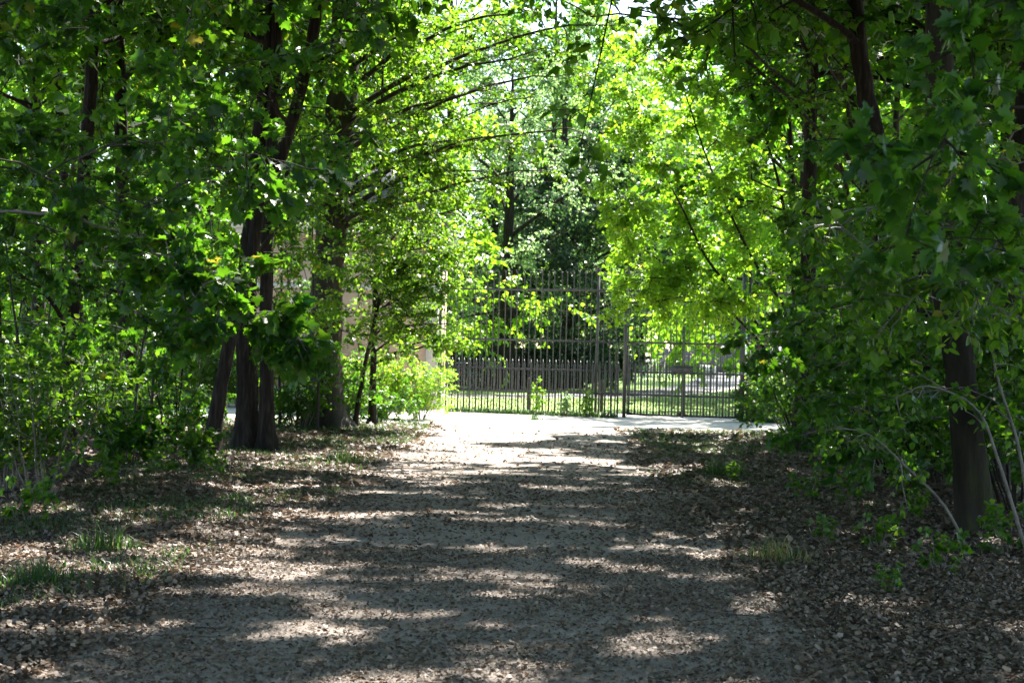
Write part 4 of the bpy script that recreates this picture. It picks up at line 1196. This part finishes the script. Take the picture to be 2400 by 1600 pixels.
# seedlings on the right litter
seed0 = shrub(640, on_ground(1890, 1180), .32, .22, 5, "knee high maple seedling at the left of the right litter", size=.055, mat='beech', leaf='maple', nsub=3, ntw=3, nl=3, name='maple_seedling', group="maple seedlings in the litter", r=.004, cat='seedling')
for i, (X, Y, s_, ds) in enumerate(((1990, 1190, 1.1, "second from left in the sunlit right litter"), (2100, 1170, 1.2, "in the bright litter left of the mossy trunk"), (2060, 1290, .9, "lowest, with few leaves, in the right litter"), (2150, 1230, .9, "close to the mossy trunk's foot"), (2360, 1290, 1.3, "right of the mossy trunk's foot"),
                                       (2090, 1390, .6, "alone in the dark litter at lower right"), (1930, 1270, .7, "pale, beside the dry grass tuft"), (2200, 1350, 1.0, "below the arching stems"), (1720, 1130, .8, "on the right verge by the green tuft"), (380, 1130, 1.0, "left verge, right of the glinting shrub"), (505, 1125, .9, "left verge below the leaning trunk"), (250, 1150, 1.1, "left verge next to the glinting shrub"), (60, 1230, 1.2, "left edge, in front of the glinting shrub"))):
    g_ = on_ground(X, Y)
    copy_tree(seed0, (g_[0], g_[1], ground_z(g_[0], g_[1])), i * 1.3, s_, "maple seedling " + ds, "maple seedlings in the litter")
# single grass tufts
for i, (X, Y, h_, dry, lab) in enumerate(((1690, 1115, .34, 0, "thick green grass tuft on the right verge"), (1815, 1315, .22, .45, "dry yellowish grass tuft in the right litter"), (800, 1085, .30, .1, "tall bright grass tuft on the left verge"), (240, 1290, .24, 0, "dark green tuft at the lower left"), (90, 1370, .2, 0, "dark green tuft near the bottom left corner"), (550, 1180, .16, 0, "small tuft on the left verge edge"), (1250, 985, .2, 0, "weed tuft before the fence"))):
    g_ = on_ground(X, Y)
    z_ = ground_z(g_[0], g_[1])
    grass_blades("grass_tuft", [(g_[0], g_[1], z_)], h_, lab, 50 + i, 260 if i < 5 else 120, .16 if i < 5 else .1, None, "grass tuft", dry)
for i, (X, d_, h_, lab) in enumerate(((1385, 59.2, 2.2, "dark bush at the right end of the brown board screen"), (1430, 62, 1.8, "dark bush just right of the board fence's end"), (1130, 59, 1.6, "dark bush in front of the board screen, behind the weeds"), (1290, 59, 1.4, "low dark bush before the middle of the board screen"))):
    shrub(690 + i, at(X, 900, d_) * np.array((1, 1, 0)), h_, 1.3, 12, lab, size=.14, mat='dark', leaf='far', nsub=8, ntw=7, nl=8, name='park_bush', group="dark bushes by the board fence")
# tall weeds at the fence
for i, (X, h_, lab) in enumerate(((1255, 1.05, "tallest leafy weed growing through the left fence run"), (1325, .65, "small weed right of the tallest one at the fence"), (1375, .7, "weed clump at the foot of the raking stays"), (1760, .9, "bright weed clump right of the gate"), (1790, .7, "low weed clump right of the gate, beside the shrubs"))):
    shrub(660 + i, at(X, 970, 35.9 if X < 1400 else 35.2) * np.array((1, 1, 0)), h_, .16, 4, lab, size=.06, mat='hazel' if i != 1 else 'pale', leaf='oval', nsub=6, ntw=3, nl=5, name='weed', cat='weed', r=.005, sub=.12, tw=.08, group="weeds at the fence")

# ---- park trees beyond the fence
def park_tree(seed, X, d, h, reach, rt, label, mat, name='park_tree', cz=2.0, nl_=22, size=.19, canopy=(12, 10, 11), group="park trees beyond the fence", dx=0, bark='bark'):
    p = at(X, 880, d)
    return full_tree(seed, [(1200, 1000)], None, rt, h, label, name=name, base=(p[0] + dx, d), crown_z=(cz, h), reach=reach, nlimb=nl_, size=size, leaf='far', canopy=canopy, mat=mat, group=group, bark=bark, droop=.5)


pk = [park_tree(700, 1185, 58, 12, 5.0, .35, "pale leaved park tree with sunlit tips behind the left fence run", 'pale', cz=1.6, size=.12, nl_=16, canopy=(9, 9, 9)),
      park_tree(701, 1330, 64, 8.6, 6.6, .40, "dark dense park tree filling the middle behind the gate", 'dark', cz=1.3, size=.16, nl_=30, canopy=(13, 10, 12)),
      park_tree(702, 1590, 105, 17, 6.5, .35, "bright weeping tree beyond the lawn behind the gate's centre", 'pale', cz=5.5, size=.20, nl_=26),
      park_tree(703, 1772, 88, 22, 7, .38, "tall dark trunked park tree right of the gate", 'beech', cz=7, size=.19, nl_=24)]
extra = [(3, 1380, 98, 1.0, "tall park tree standing behind the dark one"), (0, 1150, 70, 1.0, "pale park tree left of the dark one, half behind the hanging beech"), (0, 1310, 76, 1.35, "tall pale sunlit park tree rising above the dark one"), (3, 1050, 76, 1.0, "tall park tree behind the gatehouse's right corner"),
         (3, 1700, 140, 1.1, "far park tree behind the brick shed"), (2, 1840, 135, 1.0, "far pale tree right of the brick shed"), (1, 1960, 140, 1.1, "far dark tree behind the right shrubs"), (3, 2120, 132, 1.0, "far tree seen through the right trunks"), (1, 2330, 138, 1.1, "far dark tree at the right edge"),
         (2, 1500, 150, 1.1, "farthest pale tree behind the bicycles"), (3, 1380, 120, 1.1, "farthest tall tree behind the gate's middle")]
for i, (k, X, d_, s_, lab) in enumerate(extra):
    p = at(X, 880, d_)
    copy_tree(pk[k], (p[0], d_, 0), 1.1 * i + .5, s_, lab, "park trees beyond the fence")
# sunlit trees across the track: left behind the gatehouse and right
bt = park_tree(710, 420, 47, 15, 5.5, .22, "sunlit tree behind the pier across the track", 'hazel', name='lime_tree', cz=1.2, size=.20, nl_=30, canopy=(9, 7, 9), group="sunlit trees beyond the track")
ex2 = [(1290, 84, 1.5, "very tall sunlit tree closing the top of the view"), (1480, 140, 1.9, "tall sunlit tree showing above the hazel's left side"), (60, 46, 1.0, "sunlit tree at the far left beyond the track"), (230, 50, 1.1, "sunlit tree behind the leftmost trunk"), (600, 52, 1.1, "sunlit tree behind the gatehouse's left end"), (800, 50, 1.0, "sunlit tree over the gatehouse roof behind the old trunk"), (890, 53, 1.0, "sunlit tree over the gatehouse's right end"),
       (140, 64, 1.3, "taller sunlit tree farther back at left"), (480, 66, 1.3, "taller sunlit tree farther back above the leaning trunk"), (720, 68, 1.3, "taller sunlit tree farther back above the gatehouse"), (-120, 58, 1.2, "sunlit tree outside left"),
       (1880, 44, .95, "sunlit tree behind the right end of the fence"), (2050, 48, 1.1, "sunlit tree behind the leaning right trunks"), (2250, 45, 1.05, "sunlit tree behind the mossy trunk"), (2430, 48, 1.1, "sunlit tree at the right edge beyond the track"), (1860, 62, 1.2, "tall sunlit tree above the hazel"), (2150, 62, 1.3, "taller sunlit tree farther back at right"), (1930, 64, 1.3, "taller sunlit tree behind the highest right trunk")]
for i, (X, d_, s_, lab) in enumerate(ex2):
    p = at(X, 880, d_)
    copy_tree(bt, (p[0], d_, 0), 1.7 * i + .3, s_, lab, "sunlit trees beyond the track")

# ---- the far wood: one mass that closes the horizon
fw = Plant(800, 'far', .55, 'pale')
g = fw.rng
n_ = 60000
a_ = g.uniform(-1.05, 1.05, n_)
rr_ = g.uniform(158, 178, n_)
X_ = np.sin(a_) * rr_
hh = 13 + 3 * np.sin(a_ * 23) + 2.2 * np.sin(a_ * 51 + 1) + 1.5 * np.sin(a_ * 97)
Z_ = g.uniform(0, 1, n_) ** .9 * hh
R_ = rr_ - 6 * np.sqrt(np.clip(1 - (Z_ / hh) ** 2, 0, 1))
fw.leafP.append(np.stack([np.sin(a_) * R_, np.cos(a_) * R_, Z_], -1))
Yv = g.normal(0, 1, (n_, 3)); fw.leafY.append(Yv)
Nv = g.normal(0, .8, (n_, 3)); Nv[:, 2] += .8; fw.leafN.append(norm(Nv)); fw.leafS.append(g.uniform(.5, 1.2, n_))
me = leaves_mesh("far_woods", T_FAR, fw.leafP[0], Yv, fw.leafN[0], fw.leafS[0], g.beta(2, 3, n_), G['beech'])
tag(obj("far_woods", me), "far belt of woodland beyond the park", "woods", kind='stuff')
